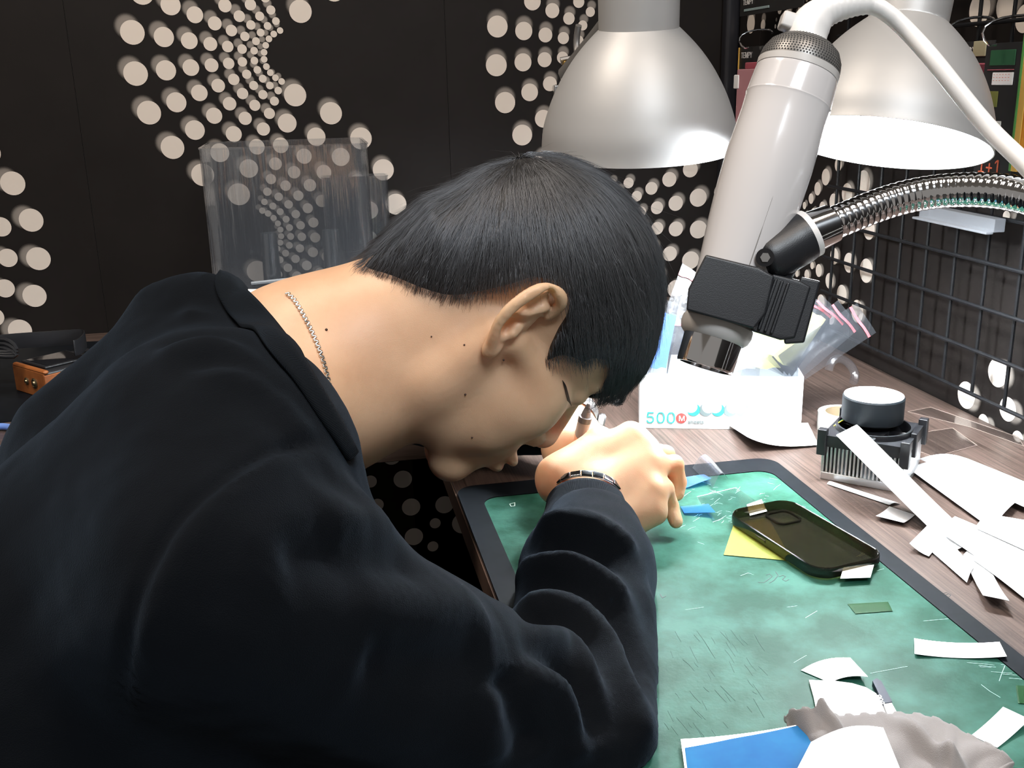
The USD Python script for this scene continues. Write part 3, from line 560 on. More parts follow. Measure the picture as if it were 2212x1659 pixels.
# tape roll
tr = onz(1818, 928); t = Thing('tape_roll', 'roll of clear tape with beige core, behind the fan cooler', 'tape')
t.add('tape', lathe([(.0245, 0), (.031, 0), (.031, .024), (.0245, .024)], 48, np.eye(3), tr, True), mat('clear_tape_wound', (.46, .45, .42), .15), 30)
t.add('core', lathe([(.0215, .0), (.0244, .0), (.0244, .0245), (.0215, .0245)], 48, np.eye(3), tr, True), m_tape, 30, label='beige cardboard core'); t.done()
# CPU fan cooler
c0, c1, c2 = onz(1771, 1034), onz(1918, 1061), onz(1984, 1003); hx_ = c1-c0; hy_ = c2-c1; hw, hd = np.linalg.norm(hx_), max(np.linalg.norm(hy_), .088); hx_ /= hw; hy_ = V3(-hx_[1], hx_[0], 0); hw = .089; hd = .089
def hs(mesh, z=0): return xf(mesh, np.stack([hx_, hy_, V3(0, 0, 1)], 1), c0+V3(0, 0, z))
t = Thing('cpu_fan_cooler', 'black fan on a finned silver heatsink, under the black puck', 'heatsink')
t.add('heatsink_base', hs(rbox((0, 0, 0), (hw, hd, .009), .001)), m_alu)
for i in range(19):
    x = .006+i*(hw-.012)/18; t.add('fin', hs(rbox((x-.0011, .001, .009), (x+.0011, hd-.001, .040), .0004)), m_alu)
t.add('side_plate', hs(rbox((hw-.003, 0, .009), (hw, hd, .040), .0006)), m_alu); t.add('side_plate', hs(rbox((0, 0, .009), (.003, hd, .040), .0006)), m_alu)
fr = m3.CrossSection([[(0, 0), (hw, 0), (hw, hd), (0, hd)]]).offset(.001, m3.JoinType.Round)-m3.CrossSection.circle(.039, 64).translate([hw/2, hd/2])
t.add('fan_frame', hs(m3.Manifold.extrude(fr, .013), .040), m_black)
ring_ = m3.CrossSection.circle(.0415, 64)-m3.CrossSection.circle(.0390, 64); t.add('shroud_ring', hs(m3.Manifold.extrude(ring_.translate([hw/2, hd/2]), .006), .0528), m_black)
t.add('hub', hs(lathe([(0, .04), (.017, .04), (.017, .0535), (0, .0535)], 32, np.eye(3), (hw/2, hd/2, 0))), m_black)
for k in range(7):
    a = k*2*math.pi/7; b = rbox((.015, -.009, -.0006), (.0375, .009, .0006), .0005); Rb = trimesh.transformations.euler_matrix(.6, 0, a)[:3, :3]
    t.add('blade', hs(xf(b, Rb, (hw/2, hd/2, .047))), m_blackg)
for x, y in ((0, 0), (hw, 0), (hw, hd), (0, hd)):
    t.add('clip_post', hs(rbox((x-.005, y-.005, .030), (x+.005, y+.005, .060), .001)), m_black)
t.add('clip_lever', hs(rbox((.55*hw, -.004, .030), (.55*hw+.008, .003, .058), .001)), m_black); t.add('clip_lever', hs(rbox((hw-.003, .4*hd, .030), (hw+.004, .4*hd+.008, .058), .001)), m_black)
for k, mm in enumerate((mat('yellow_wire', (.7, .6, .05), .4), mat('blue_green_wire', (.05, .25, .25), .4), m_black)):
    t.add('wire', tube(spline([hs((np.array([[.03, .06+.004*k, .056]]), np.zeros((0, 3), int)))[0][0], hs((np.array([[.012, .05+.004*k, .058]]), np.zeros((0, 3), int)))[0][0], hs((np.array([[.002, .035+.005*k, .052]]), np.zeros((0, 3), int)))[0][0], hs((np.array([[-.006, .04, .035-.004*k]]), np.zeros((0, 3), int)))[0][0], hs((np.array([[.004, .02, .03]]), np.zeros((0, 3), int)))[0][0]], 24), .0008, 8), mm, True)
t.done()
pc = c0+hx_*hw*.47+hy_*hd*.60+V3(0, 0, .0602)
pk = on(1888, 853, 2, DZ+.0895); pc = V3(pk[0], pk[1], DZ+.0602)
t = Thing('black_puck', 'round black cap with white top standing on the fan cooler', 'lens cap'); pr = .0338
t.add('body', lathe([(0, 0), (pr-.0015, 0), (pr, .0015), (pr, .0275), (pr-.001, .0290), (pr-.003, .0290), (0, .0290)], 72, np.eye(3), pc), mat('slate_black_plastic', (.010, .014, .018), .5, specular_ior_level=.25), 30)
t.add('white_disc', lathe([(0, .0291), (pr-.0012, .0291), (pr-.0014, .0299), (0, .0299)], 72, np.eye(3), pc), m_white, 30, label='white top disc'); t.done()
# film squares lying on the wood
for pix, lab in (([(1990, 935), (2058, 925), (2111, 963), (2018, 988), (1968, 970)], 'clear film square lying on the wood beside the fan cooler'), ([(1960, 890), (2010, 880), (2200, 945), (2212, 965), (2100, 925)], 'clear film strip lying along the wood near the wall')):
    q = np.array([onz(u, v)[:2] for u, v in pix]); pg = Polygon(q).buffer(0); t = Thing('protective_film', lab, 'film')
    t.add('sheet', extr(pg, .0003, DZ+.0003), m_clear); t.add('rim', extr(pg.difference(pg.buffer(-.0006)), .0004, DZ+.0004), mat('film_rim', (.4, .32, .28), .3) if pix[0][0] == 1990 else UsdShade.Material.Get(stage, '/World/Looks/film_rim'), under=0); t.done()
# paper offcuts
GP = 'white paper offcuts on the desk'
def scrap(pix, lift, lab, n=16, m=5, name='paper_offcut'): one(name, sheet([onz(*q) for q in pix], lift, n, m), m_white, lab, 'paper', GP, True)
def curl(a, b, base=.001): return lambda s, t: base+a*np.sin(np.pi*s)+b*s*s
q4 = [P(1806, 940, 1.135), P(1851, 917, 1.15), None, None]
def strip3(pa, pb, lab, n=22):
    pa, pb = np.array(pa), np.array(pb); A = spline(pa, n); B = spline(pb, n); one('paper_strip', shell(np.stack([A, (A+B)/2, B], 1), .0003), m_white, lab, 'paper', GP, True)
zl = V3(0, 0, 1)
def lz(u, v, h): return on(u, v, 2, DZ+h)
strip3([lz(1806, 940, .062), lz(1880, 1014, .048), lz(1960, 1094, .020), lz(2009, 1142, .006), lz(2062, 1190, .003)], [lz(1851, 917, .062), lz(1925, 990, .048), lz(2005, 1070, .020), lz(2061, 1124, .006), lz(2112, 1165, .003)], 'long white paper strip leaning against the fan cooler')
scrap([(1786, 1047), (1797, 1043), (1945, 1090), (1921, 1093)], curl(.002, 0), 'thin white paper sliver in front of the fan cooler')
scrap([(1891, 1124), (1921, 1096), (1976, 1114), (1951, 1139)], lambda s, t: .001+.004*(1-s)**2, 'small curled paper square left of the long strip')
scrap([(1960, 1018), (2072, 1001), (2212, 1080), (2140, 1150)], curl(.004, .001, .004), 'upper large white sheet in the pile right of the fan cooler')
scrap([(1984, 1005), (2090, 1005), (2260, 1075), (2230, 1120)], curl(.006, .0, .008), 'topmost large white sheet in the pile, nearest the wall')
scrap([(1963, 1190), (2010, 1142), (2045, 1160), (2006, 1206)], lambda s, t: .002+.006*(1-t)**2, 'curled paper piece at the left edge of the pile')
scrap([(2012, 1197), (2040, 1163), (2104, 1232), (2088, 1264)], curl(.004, 0, .0025), 'paper strip pointing toward the mat edge from the pile')
scrap([(2080, 1204), (2140, 1238), (2177, 1323), (2120, 1311)], lambda s, t: .003+.008*t*t, 'paper tongue hanging over the mat edge, lowest of the pile')
scrap([(2037, 1164), (2062, 1125), (2260, 1210), (2260, 1320)], curl(.004, 0, .005), 'broad white sheet in the middle of the pile')
scrap([(2104, 1158), (2135, 1128), (2260, 1150), (2260, 1230)], curl(.003, 0, .009), 'white sheet at the right rim of the pile')
strip3([lz(2082, 1197, .003), lz(2140, 1236, .005), lz(2212, 1292, .004), lz(2260, 1330, .003)], [lz(2100, 1180, .003), lz(2160, 1215, .005), lz(2225, 1262, .004), lz(2275, 1300, .003)], 'narrow white strip along the lower side of the pile')
# on the mat
ZG = DZ+ZM
def matz(u, v, h=0): return on(u, v, 2, ZG+h)
def mscrap(name, pix, lift, lab, m_=None, n=12, mm=5, c='paper', g=None): return one(name, sheet([matz(*q) for q in pix], lift, n, mm), m_ or m_white, lab, c, g, True)
mscrap('paper_strip', [(1974, 1385), (2158, 1395), (2174, 1427), (1975, 1419)], lambda s, t: .0006+.010*(s-.45)**2, 'white paper strip lying alone on the green mat', n=16)
A = [matz(1730, 1448, .0006), matz(1785, 1424, .003), matz(1837, 1421, .0008)]; B = [matz(1793, 1475, .0006), matz(1817, 1465, .004), matz(1875, 1462, .006)]
one('folded_paper', shell(np.stack([spline(A, 9), (spline(A, 9)+spline(B, 9))/2, spline(B, 9)], 1), .0003), m_white, 'creased white paper scrap above the rounded one on the mat', 'paper', smooth=20)
rp = Polygon([matz(u, v)[:2] for u, v in [(1747, 1474), (1804, 1476), (1840, 1481), (1870, 1490), (1892, 1503), (1905, 1525), (1912, 1545), (1905, 1575), (1770, 1575), (1757, 1510)]])
one('rounded_paper', extr(rp, .0012, ZG+.001), m_white, 'white paper with one rounded corner tucked under the taupe cloth', 'paper')
ub = [(1885, 1482), (1893, 1477), (1902, 1483), (1925, 1527), (1908, 1530)]; uw = [(1908, 1531), (1925, 1528), (1936, 1548), (1920, 1560)]
t = Thing('usb_stick', 'small black and white memory stick beside the rounded paper', 'memory stick')
t.add('body', extr(Polygon([matz(*q)[:2] for q in ub]).buffer(.0004), .0045, ZG), mat('navy_plastic', (.008, .011, .03), .5, specular_ior_level=.2)); t.add('cap', extr(Polygon([matz(*q)[:2] for q in uw]), .004, ZG), m_white, label='white end')
o = matz(1912, 1522, .0046); e = matz(1901, 1498, .0046)-o; t.add('lettering', place(text('8GB', .0042, .0003, True), o, e, matz(1903, 1526, .0046)-o), m_white, False, under=0); t.done()
mscrap('green_tape', [(1831, 1306), (1918, 1301), (1928, 1321), (1848, 1327)], lambda s, t: .0005+0*s, 'green tape rectangle stuck on the mat below the phone case', m_greent, c='tape')
mscrap('green_tape', [(2194, 1482), (2240, 1484), (2245, 1526), (2199, 1520)], lambda s, t: .0005+0*s, 'green tape piece at the right frame edge on the mat', m_greent, c='tape')
mscrap('paper_strip', [(2098, 1591), (2165, 1540), (2222, 1567), (2154, 1618)], lambda s, t: .001+.004*s*s, 'short white strip right of the taupe cloth')
# taupe cloth with scalloped edges
def cloth():
    top = spline([matz(1697, 1560, .003), matz(1712, 1536, .016), matz(1752, 1533, .024), matz(1795, 1545, .016), matz(1870, 1545, .010), matz(1932, 1543, .009), matz(2024, 1554, .009), matz(2098, 1591, .008), matz(2172, 1630, .010), matz(2190, 1648, .004)], 90)
    bot = spline([matz(1705, 1600, .003), matz(1745, 1625, .003), matz(1790, 1690, .004), matz(1840, 1720, .004), matz(1900, 1740, .004), matz(1960, 1750, .004), matz(2040, 1750, .004), matz(2100, 1720, .004), matz(2150, 1690, .004), matz(2185, 1665, .003)], 90)
    s = np.linspace(0, 1, 90); g = []
    for r in np.linspace(0, 1, 26): g.append(top*(1-r)+bot*r)
    g = np.stack(g, 1); S, Rr = np.meshgrid(s, np.linspace(0, 1, 26), indexing='ij')
    fold = .010*np.exp(-((S-.22-.25*Rr)/.03)**2)*(1-.4*Rr)+.012*np.exp(-((S-.60-.30*(Rr-.3))/.045)**2)*np.sin(np.pi*np.clip(Rr*1.1, 0, 1))+.007*np.exp(-((S-.74+.1*Rr)/.03)**2)*np.sin(np.pi*Rr)+.004*np.sin(S*23+Rr*6)*np.sin(np.pi*Rr)
    g[..., 2] += np.maximum(fold, 0)
    wob = (np.arange(90) % 6 < 3)*.0022; edge = np.exp(-Rr*26)[..., None]
    g += edge*wob[:, None, None]*V3(.1, .95, .15)
    return shell(g, .0012)
one('microfibre_cloth', cloth(), m_cloth, 'taupe microfibre cloth with scalloped edges bunched on the mat', 'cloth', smooth=True)
def flap():
    g = np.stack([spline([matz(1797, 1546, .0175), matz(1750, 1536, .026), matz(1706, 1540, .022), matz(1699, 1556, .016)], 24), spline([matz(1797, 1572, .014), matz(1765, 1582, .012), matz(1725, 1580, .012), matz(1702, 1570, .012)], 24), spline([matz(1795, 1600, .008), matz(1765, 1612, .007), matz(1730, 1608, .006), matz(1706, 1590, .008)], 24)], 1)
    return shell(g, .0012)
t = Thing('leaflet', 'blue and white printed leaflet under the white card at the bottom edge', 'leaflet')
pb = [matz(*q, .002) for q in [(1470, 1602), (1800, 1586), (1700, 1790), (1495, 1790)]]
lf = lambda s, tt: .002+.012*s*s*(1-tt)
t.add('sheet', sheet(pb, lf, 14, 10), m_white, True)
g2 = lambda s, r: (pb[0]*(1-s)+pb[1]*s)*(1-r)+(pb[3]*(1-s)+pb[2]*s)*r
ss, rr_ = np.meshgrid(np.linspace(0.02, .995, 14), np.linspace(0, 1, 10), indexing='ij'); r0 = .085*(1-ss)*(ss < .99)+.13*np.clip(.35-ss, 0, 1); rr2 = r0+(1-r0)*rr_*.98
gg = g2(ss[..., None], rr2[..., None]); gg[..., 2] += lf(ss, rr2)+.0006; t.add('blue_print', shell(gg, .0002), m_blue, True, label='blue printed field'); t.done()
one('white_card', sheet([matz(1752, 1603, .026), matz(1908, 1572, .026), matz(1985, 1760, .02), matz(1660, 1780, .012)], lambda s, t: .006*np.sin(np.pi*s)*(1-t), 12, 8), m_white, 'plain white card lying on the cloth and the blue leaflet', 'paper', smooth=True)
# phone case
tpu = film('smoke_tpu', (.55, .48, .29), .05, .14, .12, (.05, .046, .035))
tpu2 = film('smoke_tpu_rim', (.26, .22, .13), .06, .10, .25, (.02, .019, .014))
zc = .003; a_, b_ = on(1635, 1093, 2, ZG+.010), on(1846, 1222, 2, ZG+.010); ca = (a_+b_)/2; ex_ = (b_-a_); ln_ = np.linalg.norm(ex_); ex_ /= ln_; ey_ = V3(-ex_[1], ex_[0], 0); cc_ = V3(ca[0], ca[1], ZG+.0016)
L_, W_ = ln_, .079
def pcm(mesh): return xf(mesh, np.stack([ex_, ey_, V3(0, 0, 1)], 1), cc_)
t = Thing('phone_case', 'empty smoke-tinted clear phone case lying open on the green mat', 'phone case')
R0 = rrect(L_, W_, .019, 12)
t.add('back_panel', pcm(extr(R0.buffer(-.0022), .0013)), tpu)
zz = np.linspace(0, 1, 7); walls = []
def ringloop(off, z, N=120):
    r = R0.buffer(off, quad_segs=12).exterior; return np.array([[*r.interpolate(k/N, normalized=True).coords[0], z] for k in range(N)])
prof_ = [(-.0030, 0), (-.0008, .0006), (.0, .003), (.0, .0075), (-.0006, .0103), (-.0016, .0109), (-.0024, .0103), (-.0024, .007), (-.0024, .0014), (-.0030, .0013)]
loops = [ringloop(o_, z_) for o_, z_ in prof_]; N_ = 120; vv = np.vstack(loops); ff = []
for i in range(len(loops)):
    j = (i+1) % len(loops)
    for k in range(N_):
        w = (k+1) % N_; ff += [[i*N_+k, i*N_+w, j*N_+w], [i*N_+k, j*N_+w, j*N_+k]]
t.add('raised_rim', pcm((vv, np.array(ff))), tpu2, 40)
t.add('camera_window', pcm(extr(affinity.translate(rrect(.030, .030, .008).difference(rrect(.026, .026, .007)), -L_/2+.024, W_/2-.024), .002, .0012)), tpu2)
t.add('side_button', pcm(rbox((.02, W_/2-.0006, .004), (.045, W_/2+.0008, .007), .0006)), tpu2); t.add('side_button', pcm(rbox((-.02, -W_/2-.0008, .004), (-.005, -W_/2+.0006, .007), .0006)), tpu2)
t.done()
one('white_sticker', sheet([on(1613, 1090, 2, ZG+.0045), on(1645, 1080, 2, ZG+.0045), on(1657, 1106, 2, ZG+.0045), on(1620, 1114, 2, ZG+.0045)], lambda s, t: .0008*s, 5, 4), m_white, 'cream sticker inside the upper left of the phone case', 'sticker', smooth=True)
one('white_tape', sheet([on(1822, 1225, 2, ZG+.008), on(1888, 1222, 2, ZG+.006), on(1880, 1250, 2, ZG+.004), on(1815, 1250, 2, ZG+.006)], lambda s, t: .001*s, 6, 4), m_white, 'white tape tab stuck to the near corner of the phone case', 'tape', smooth=True)
mscrap('yellow_film', [(1563, 1200), (1586, 1130), (1660, 1120), (1712, 1213)], lambda s, t: .0006+0*s, 'pale yellow film under the phone case', m_yellow, c='film')
m_bluefilm = film('blue_film', (.35, .62, .95), .05, .1, .25, (.1, .35, .8))
mscrap('blue_film', [(1482, 1034), (1520, 1028), (1536, 1046), (1480, 1058)], lambda s, t: .002+.005*s*t, 'blue film scrap right of the bent fingers', m_bluefilm, c='film')
mscrap('blue_film', [(1470, 1098), (1530, 1100), (1545, 1118), (1478, 1112)], lambda s, t: .002+.004*s, 'blue film scrap beside the fingertip on the mat', m_bluefilm, c='film')
mscrap('clear_film', [(1496, 1016), (1540, 1000), (1572, 1040), (1540, 1060)], lambda s, t: .003+.012*np.sin(np.pi*s), 'curled clear film standing right of the hand', m_bag, c='film')
mscrap('clear_film', [(1505, 1075), (1590, 1060), (1640, 1095), (1540, 1130)], lambda s, t: .001+.003*s, 'flat clear film left of the phone case', m_clear, c='film')
# ------------------------------------------------------------------ things on the back desk
t = Thing('black_pad', 'black pad lying on the back desk under the camera', 'pad'); t.add('sheet', flat([(-260, 945), (75, 905), (500, 860), (420, 728), (150, 742), (-300, 775)], 0, .0018), m_rubber); t.done()
F0, L0 = onz(104, 862, DZ+.002), onz(-2, 829, DZ+.002); cx_ = L0-F0; cw = np.linalg.norm(cx_); cx_ /= cw; cy_ = V3(-cx_[1], cx_[0], 0); cy_ = cy_ if cy_[0] > 0 else -cy_
cw = min(cw, .085); cl = .120; chh = .040
def cmx(mesh): return xf(mesh, np.stack([cy_, cx_, V3(0, 0, 1)*1.0], 1) if np.cross(cy_, cx_)[2] > 0 else np.stack([cy_, cx_, V3(0, 0, 1)], 1), F0)
def cbox(a, b, r=.002):
    lo = np.minimum(a, b); hi = np.maximum(a, b); v, f = to_tri(rbox(lo, hi, r)); w, _ = cmx((v, f)); return w, (f if np.cross(cy_, cx_)[2] > 0 else f[:, ::-1])
t = Thing('leather_cased_camera', 'black compact camera in tan leather half case, lying screen up', 'camera')
t.add('case_end', cbox((-.003, -.002, 0), (.0, cw+.002, chh), .0015), m_leather, label='tan leather end panel'); t.add('case_side', cbox((-.003, -.005, 0), (cl, -.002, chh-.003), .0014), m_leather)
t.add('case_bottom', cbox((0, -.002, 0), (cl, cw, .003), .001), m_leather)
t.add('case_lip', cbox((-.003, -.005, chh-.002), (.006, cw+.002, chh+.004), .0028), m_leather)
t.add('body', cbox((.0005, 0, .003), (cl, cw, chh+.002), .006), m_black)
t.add('screen_bezel', cbox((.008, .010, chh+.002), (.082, cw-.006, chh+.006), .0015), m_black); t.add('screen', cbox((.013, .015, chh+.006), (.077, cw-.011, chh+.0066), .0003), mat('glossy_screen', (.01, .01, .012), .06), label='glossy screen', under=5)
t.add('control_dial', lathe([(0, 0), (.011, 0), (.011, .003), (.006, .004), (0, .004)], 36, np.eye(3), F0+cy_*.098+cx_*.03+V3(0, 0, chh+.002)), m_black); t.add('button', lathe([(0, 0), (.0035, 0), (.003, .002), (0, .002)], 20, np.eye(3), F0+cy_*.10+cx_*.052+V3(0, 0, chh+.002)), m_black)
for s_, r_ in ((.026, .0078), (.048, .0056)):
    c_ = F0+cx_*s_-cy_*.003+V3(0, 0, .021); Rm = frame(-cy_)
    t.add('snap_stud', lathe([(0, 0), (r_, 0), (r_*1.02, .0012), (r_*.75, .0022), (r_*.55, .0012), (r_*.4, .0035), (0, .0038)], 28, Rm, c_), mat('antique_brass'+str(int(r_*1e4)), (.28, .22, .13), .3, .9), label='brass snap stud')
t.done()
st = spline([P(-60, 752, 1.56), P(20, 738, 1.57), P(90, 733, 1.58), P(160, 728, 1.585), P(180, 728, 1.58), P(176, 745, 1.55), P(160, 752, 1.53)], 40)
g = np.stack([st+V3(0, 0, .012), st, st-V3(0, 0, .012)], 1); one('camera_strap', shell(g, .002), m_black, 'black strap looped upright behind the leather cased camera', 'strap', smooth=True)
one('cable_bundle', cat(*[tube(spline([P(-60, 742+6*k, 1.53), P(-10, 736+8*k, 1.52), P(28, 742+9*k, 1.51), P(36, 752+7*k, 1.51), P(10, 760+5*k, 1.51), P(-60, 764+4*k, 1.5)], 20), .0032, 8) for k in range(3)]), m_black, 'black cable bundle at the left frame edge behind the camera', 'cable')
t = Thing('scissors', 'scissors with pale blue ring handles lying on the back desk', 'scissors')
def ringh(u, v, a, b):
    c_ = onz(u, v, DZ+.006); ex2 = onz(u+a, v, DZ+.006)-c_; ey2 = onz(u, v-b, DZ+.006)-c_
    th = np.linspace(0, 2*np.pi, 41); return tube(c_+np.cos(th)[:, None]*ex2+np.sin(th)[:, None]*ey2, .0046, 12)
t.add('handle', ringh(4, 945, 42, 24), m_bluepl, 50); t.add('handle', ringh(-90, 952, 38, 21), m_bluepl, 50)
c_ = onz(-52, 990, DZ+.004)
for q in ((-20, 968), (-70, 975)): t.add('shank', tube([onz(*q, DZ+.006), c_], .004, 10), m_bluepl)
t.add('blade', extr(Polygon([onz(u, v)[:2] for u, v in [(-60, 985), (-44, 990), (-30, 1090), (-40, 1090)]]), .0022, DZ+.003), m_steel); t.add('blade', extr(Polygon([onz(u, v)[:2] for u, v in [(-60, 990), (-44, 985), (-60, 1090), (-66, 1090)]]), .0022, DZ+.0008), m_steel); t.add('pivot', lathe([(0, 0), (.003, 0), (.003, .004), (0, .005)], 16, np.eye(3), c_), m_steel); t.done()
# clear acrylic boxes
def clearbox(name, lab, u0, u1, vt, Y, d, hz=None, r=.018):
    x0 = on(u0, 450, 1, Y)[0]; x1 = on(u1, 450, 1, Y)[0]; z1 = on((u0+u1)/2, vt, 1, Y)[2]
    o_ = affinity.translate(rrect(x1-x0, d, r, 8), (x0+x1)/2, Y+d/2); w_ = o_.difference(o_.buffer(-.0022))
    t = Thing(name, lab, 'plastic box')
    t.add('walls', extr(w_, z1-DZ-.002, DZ+.002), m_box, 40); t.add('bottom', extr(o_, .002, DZ), m_box)
    t.add('rim', extr(o_.buffer(.0012).difference(o_.buffer(-.0030)), .0022, z1), m_box, 40)
    t.add('seam', extr(sbox(x0-.0004, Y+d*.3, x0+.0006, Y+d*.3+.004), z1-DZ-.004, DZ+.002), m_clearrim)
    t.done(); return x0, x1, z1
x0, x1, z1 = clearbox('clear_box', 'large clear plastic box standing against the dotted wall behind his neck', 441, 803, 318, 1.70, .20)
clearbox('clear_box', 'smaller clear plastic box half hidden behind his head', 700, 842, 384, 1.925, .055, r=.012)
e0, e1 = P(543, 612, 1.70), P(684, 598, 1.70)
t = Thing('glint_backing', 'added clear divider with bright polished top edge inside the large clear box', 'backing')
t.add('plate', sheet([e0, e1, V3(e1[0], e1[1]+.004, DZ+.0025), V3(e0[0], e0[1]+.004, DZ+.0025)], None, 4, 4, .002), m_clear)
t.add('glint_strip', tube([e0, e1], [.0026, .0034], 4), mat('white_glint_paint', (.9, .93, .96), .12), label='white strip painted as a glint'); t.done()  # white strip stands in for a specular glint; plate added to hold it
m_roll = film('highlight_roll_film', (.96, .97, .98), .16, .16, .03, (.5, .56, .62), ((80, 80, 6), 1.0, .7))  # clear rolls added to catch vertical highlights inside the box
for (u_, lab) in ((578, 'added clear roll catching a vertical highlight, near the middle of the clear box'), (712, 'added clear roll catching a vertical highlight in the clear box, toward his hair')):
    q_ = on(u_, 480, 1, 1.765); one('highlight_roll', lathe([(.0132, 0), (.0140, 0), (.0152, .10), (.0138, .20), (.0130, .20), (.0144, .10)], 40, np.eye(3), V3(q_[0], 1.765, DZ+.0025), True), m_roll, lab, 'added roll')
# ------------------------------------------------------------------ the person: signed distance modelling
def cap(p, a, b, ra, rb=None):
    rb = ra if rb is None else rb; a = np.asarray(a, np.float64); ab = np.asarray(b, float)-a; h = np.clip(((p-a)@ab)/max(ab@ab, 1e-12), 0, 1)
    return np.linalg.norm(p-a-h[:, None]*ab, axis=1)-(ra+(rb-ra)*h)
def ell(p, c, r, Rm=None):
    q = p-np.asarray(c, float)
    if Rm is not None: q = q@Rm
    q1 = q/np.asarray(r, float); k0 = np.linalg.norm(q1, axis=1); k1 = np.linalg.norm(q1/np.asarray(r, float), axis=1)
    return np.where(k0 < 1e-9, -min(r), k0*(k0-1)/np.maximum(k1, 1e-9))
def sm(a, b, k):
    h = np.clip(.5+.5*(b-a)/k, 0, 1); return b+(a-b)*h-k*h*(1-h)
def smx(a, b, k): return -sm(-a, -b, k)
def surface(fn, lo, hi, h, c=4, band=1.9):
    """surface nets over a narrow band"""
    lo, hi = np.asarray(lo, float), np.asarray(hi, float); nb = np.ceil((hi-lo)/(h*c)).astype(int); n = nb*c+1
    ax = [lo[k]+np.arange(nb[k]+1)*h*c for k in range(3)]
    G = np.stack(np.meshgrid(*ax, indexing='ij'), -1).reshape(-1, 3); co = np.concatenate([fn(G[i:i+200000]) for i in range(0, len(G), 200000)]).reshape(nb+1)
    near = np.abs(co) < h*c*band
    blk = np.zeros(nb, bool)
    for a, b, d in np.ndindex(2, 2, 2): blk |= near[a:nb[0]+a, b:nb[1]+b, d:nb[2]+d]
    mn = np.full(nb, np.inf); mx = np.full(nb, -np.inf)
    for a, b, d in np.ndindex(2, 2, 2):
        s = co[a:nb[0]+a, b:nb[1]+b, d:nb[2]+d]; mn = np.minimum(mn, s); mx = np.maximum(mx, s)
    blk |= (mn < 0) & (mx > 0)
    V = np.empty(n, np.float32); V[...] = np.repeat(np.repeat(np.repeat(co, c, 0), c, 1), c, 2)[:n[0], :n[1], :n[2]]
    need = np.zeros(n, bool)
    for i, j, k in np.argwhere(blk): need[i*c:i*c+c+1, j*c:j*c+c+1, k*c:k*c+c+1] = True
    idx = np.argwhere(need); pts = lo+idx*h
    val = np.concatenate([fn(pts[i:i+200000]) for i in range(0, len(pts), 200000)]); V[need] = val
    for k in range(3):
        for e in (0, -1): w = np.moveaxis(V, k, 0); w[e] = np.maximum(w[e], 1e-4)
    for _ in range(12):                                       # no checkerboard faces: keeps the surface manifold
        ins = V < 0; hit = False
        for a1, a2 in ((0, 1), (1, 2), (0, 2)):
            def sh(x, y):
                s = [slice(None)]*3; s[a1] = slice(x, n[a1]-1+x); s[a2] = slice(y, n[a2]-1+y); return tuple(s)
            p, q, r, w = ins[sh(0, 0)], ins[sh(1, 1)], ins[sh(1, 0)], ins[sh(0, 1)]
            for bad, fix in ((p & q & ~r & ~w, (1, 0)), (r & w & ~p & ~q, (0, 0))):
                if bad.any(): V[sh(*fix)][bad] = -1e-6; hit = True
        if not hit: break
    ins = V < 0; m = np.array(n)-1
    cnt = np.zeros(m, np.int8)
    for a, b, d in np.ndindex(2, 2, 2): cnt += ins[a:m[0]+a, b:m[1]+b, d:m[2]+d]
    cells = np.argwhere((cnt > 0) & (cnt < 8)); ident = np.full(m, -1, np.int64); ident[tuple(cells.T)] = np.arange(len(cells))
    acc = np.zeros((len(cells), 3)); num = np.zeros(len(cells))
    corner = list(np.ndindex(2, 2, 2))
    for i, a in enumerate(corner):
        for b in corner[i+1:]:
            if sum(abs(x-y) for x, y in zip(a, b)) != 1: continue
            va = V[tuple((cells+a).T)].astype(float); vb = V[tuple((cells+b).T)].astype(float); x = (va < 0) != (vb < 0)
            tt = np.where(x, va/np.where(va == vb, 1, va-vb), 0); pt = np.array(a)+tt[:, None]*(np.array(b)-np.array(a))
            acc[x] += pt[x]; num += x
    verts = lo+(cells+acc/num[:, None])*h; F = []
    for axn in range(3):
        o1, o2 = [(1, 2), (2, 0), (0, 1)][axn]
        sl = [slice(None)]*3; sl2 = [slice(None)]*3; sl[axn] = slice(0, n[axn]-1); sl2[axn] = slice(1, n[axn])
        A, B = ins[tuple(sl)], ins[tuple(sl2)]; E = np.argwhere(A != B); fl = A[tuple(E.T)]
        ok = (E[:, o1] > 0) & (E[:, o2] > 0) & (E[:, o1] < m[o1]) & (E[:, o2] < m[o2]); E, fl = E[ok], fl[ok]
        e1 = np.zeros(3, int); e1[o1] = 1; e2 = np.zeros(3, int); e2[o2] = 1
        q = [ident[tuple(w.T)] for w in (E-e1-e2, E-e2, E, E-e1)]; q = np.stack(q, 1); q[~fl] = q[~fl][:, ::-1]
        F += [q[:, [0, 1, 2]], q[:, [0, 2, 3]]]
    return verts, np.vstack(F)
def taub(mesh, it=6):
    m = trimesh.Trimesh(mesh[0], mesh[1], process=False); trimesh.smoothing.filter_taubin(m, .5, .53, it); return np.array(m.vertices), np.array(m.faces)
def grad(fn, p, e=.001):
    g = np.stack([fn(p+d)-fn(p-d) for d in np.eye(3)*e], 1); return g/np.maximum(np.linalg.norm(g, axis=1, keepdims=True), 1e-9)
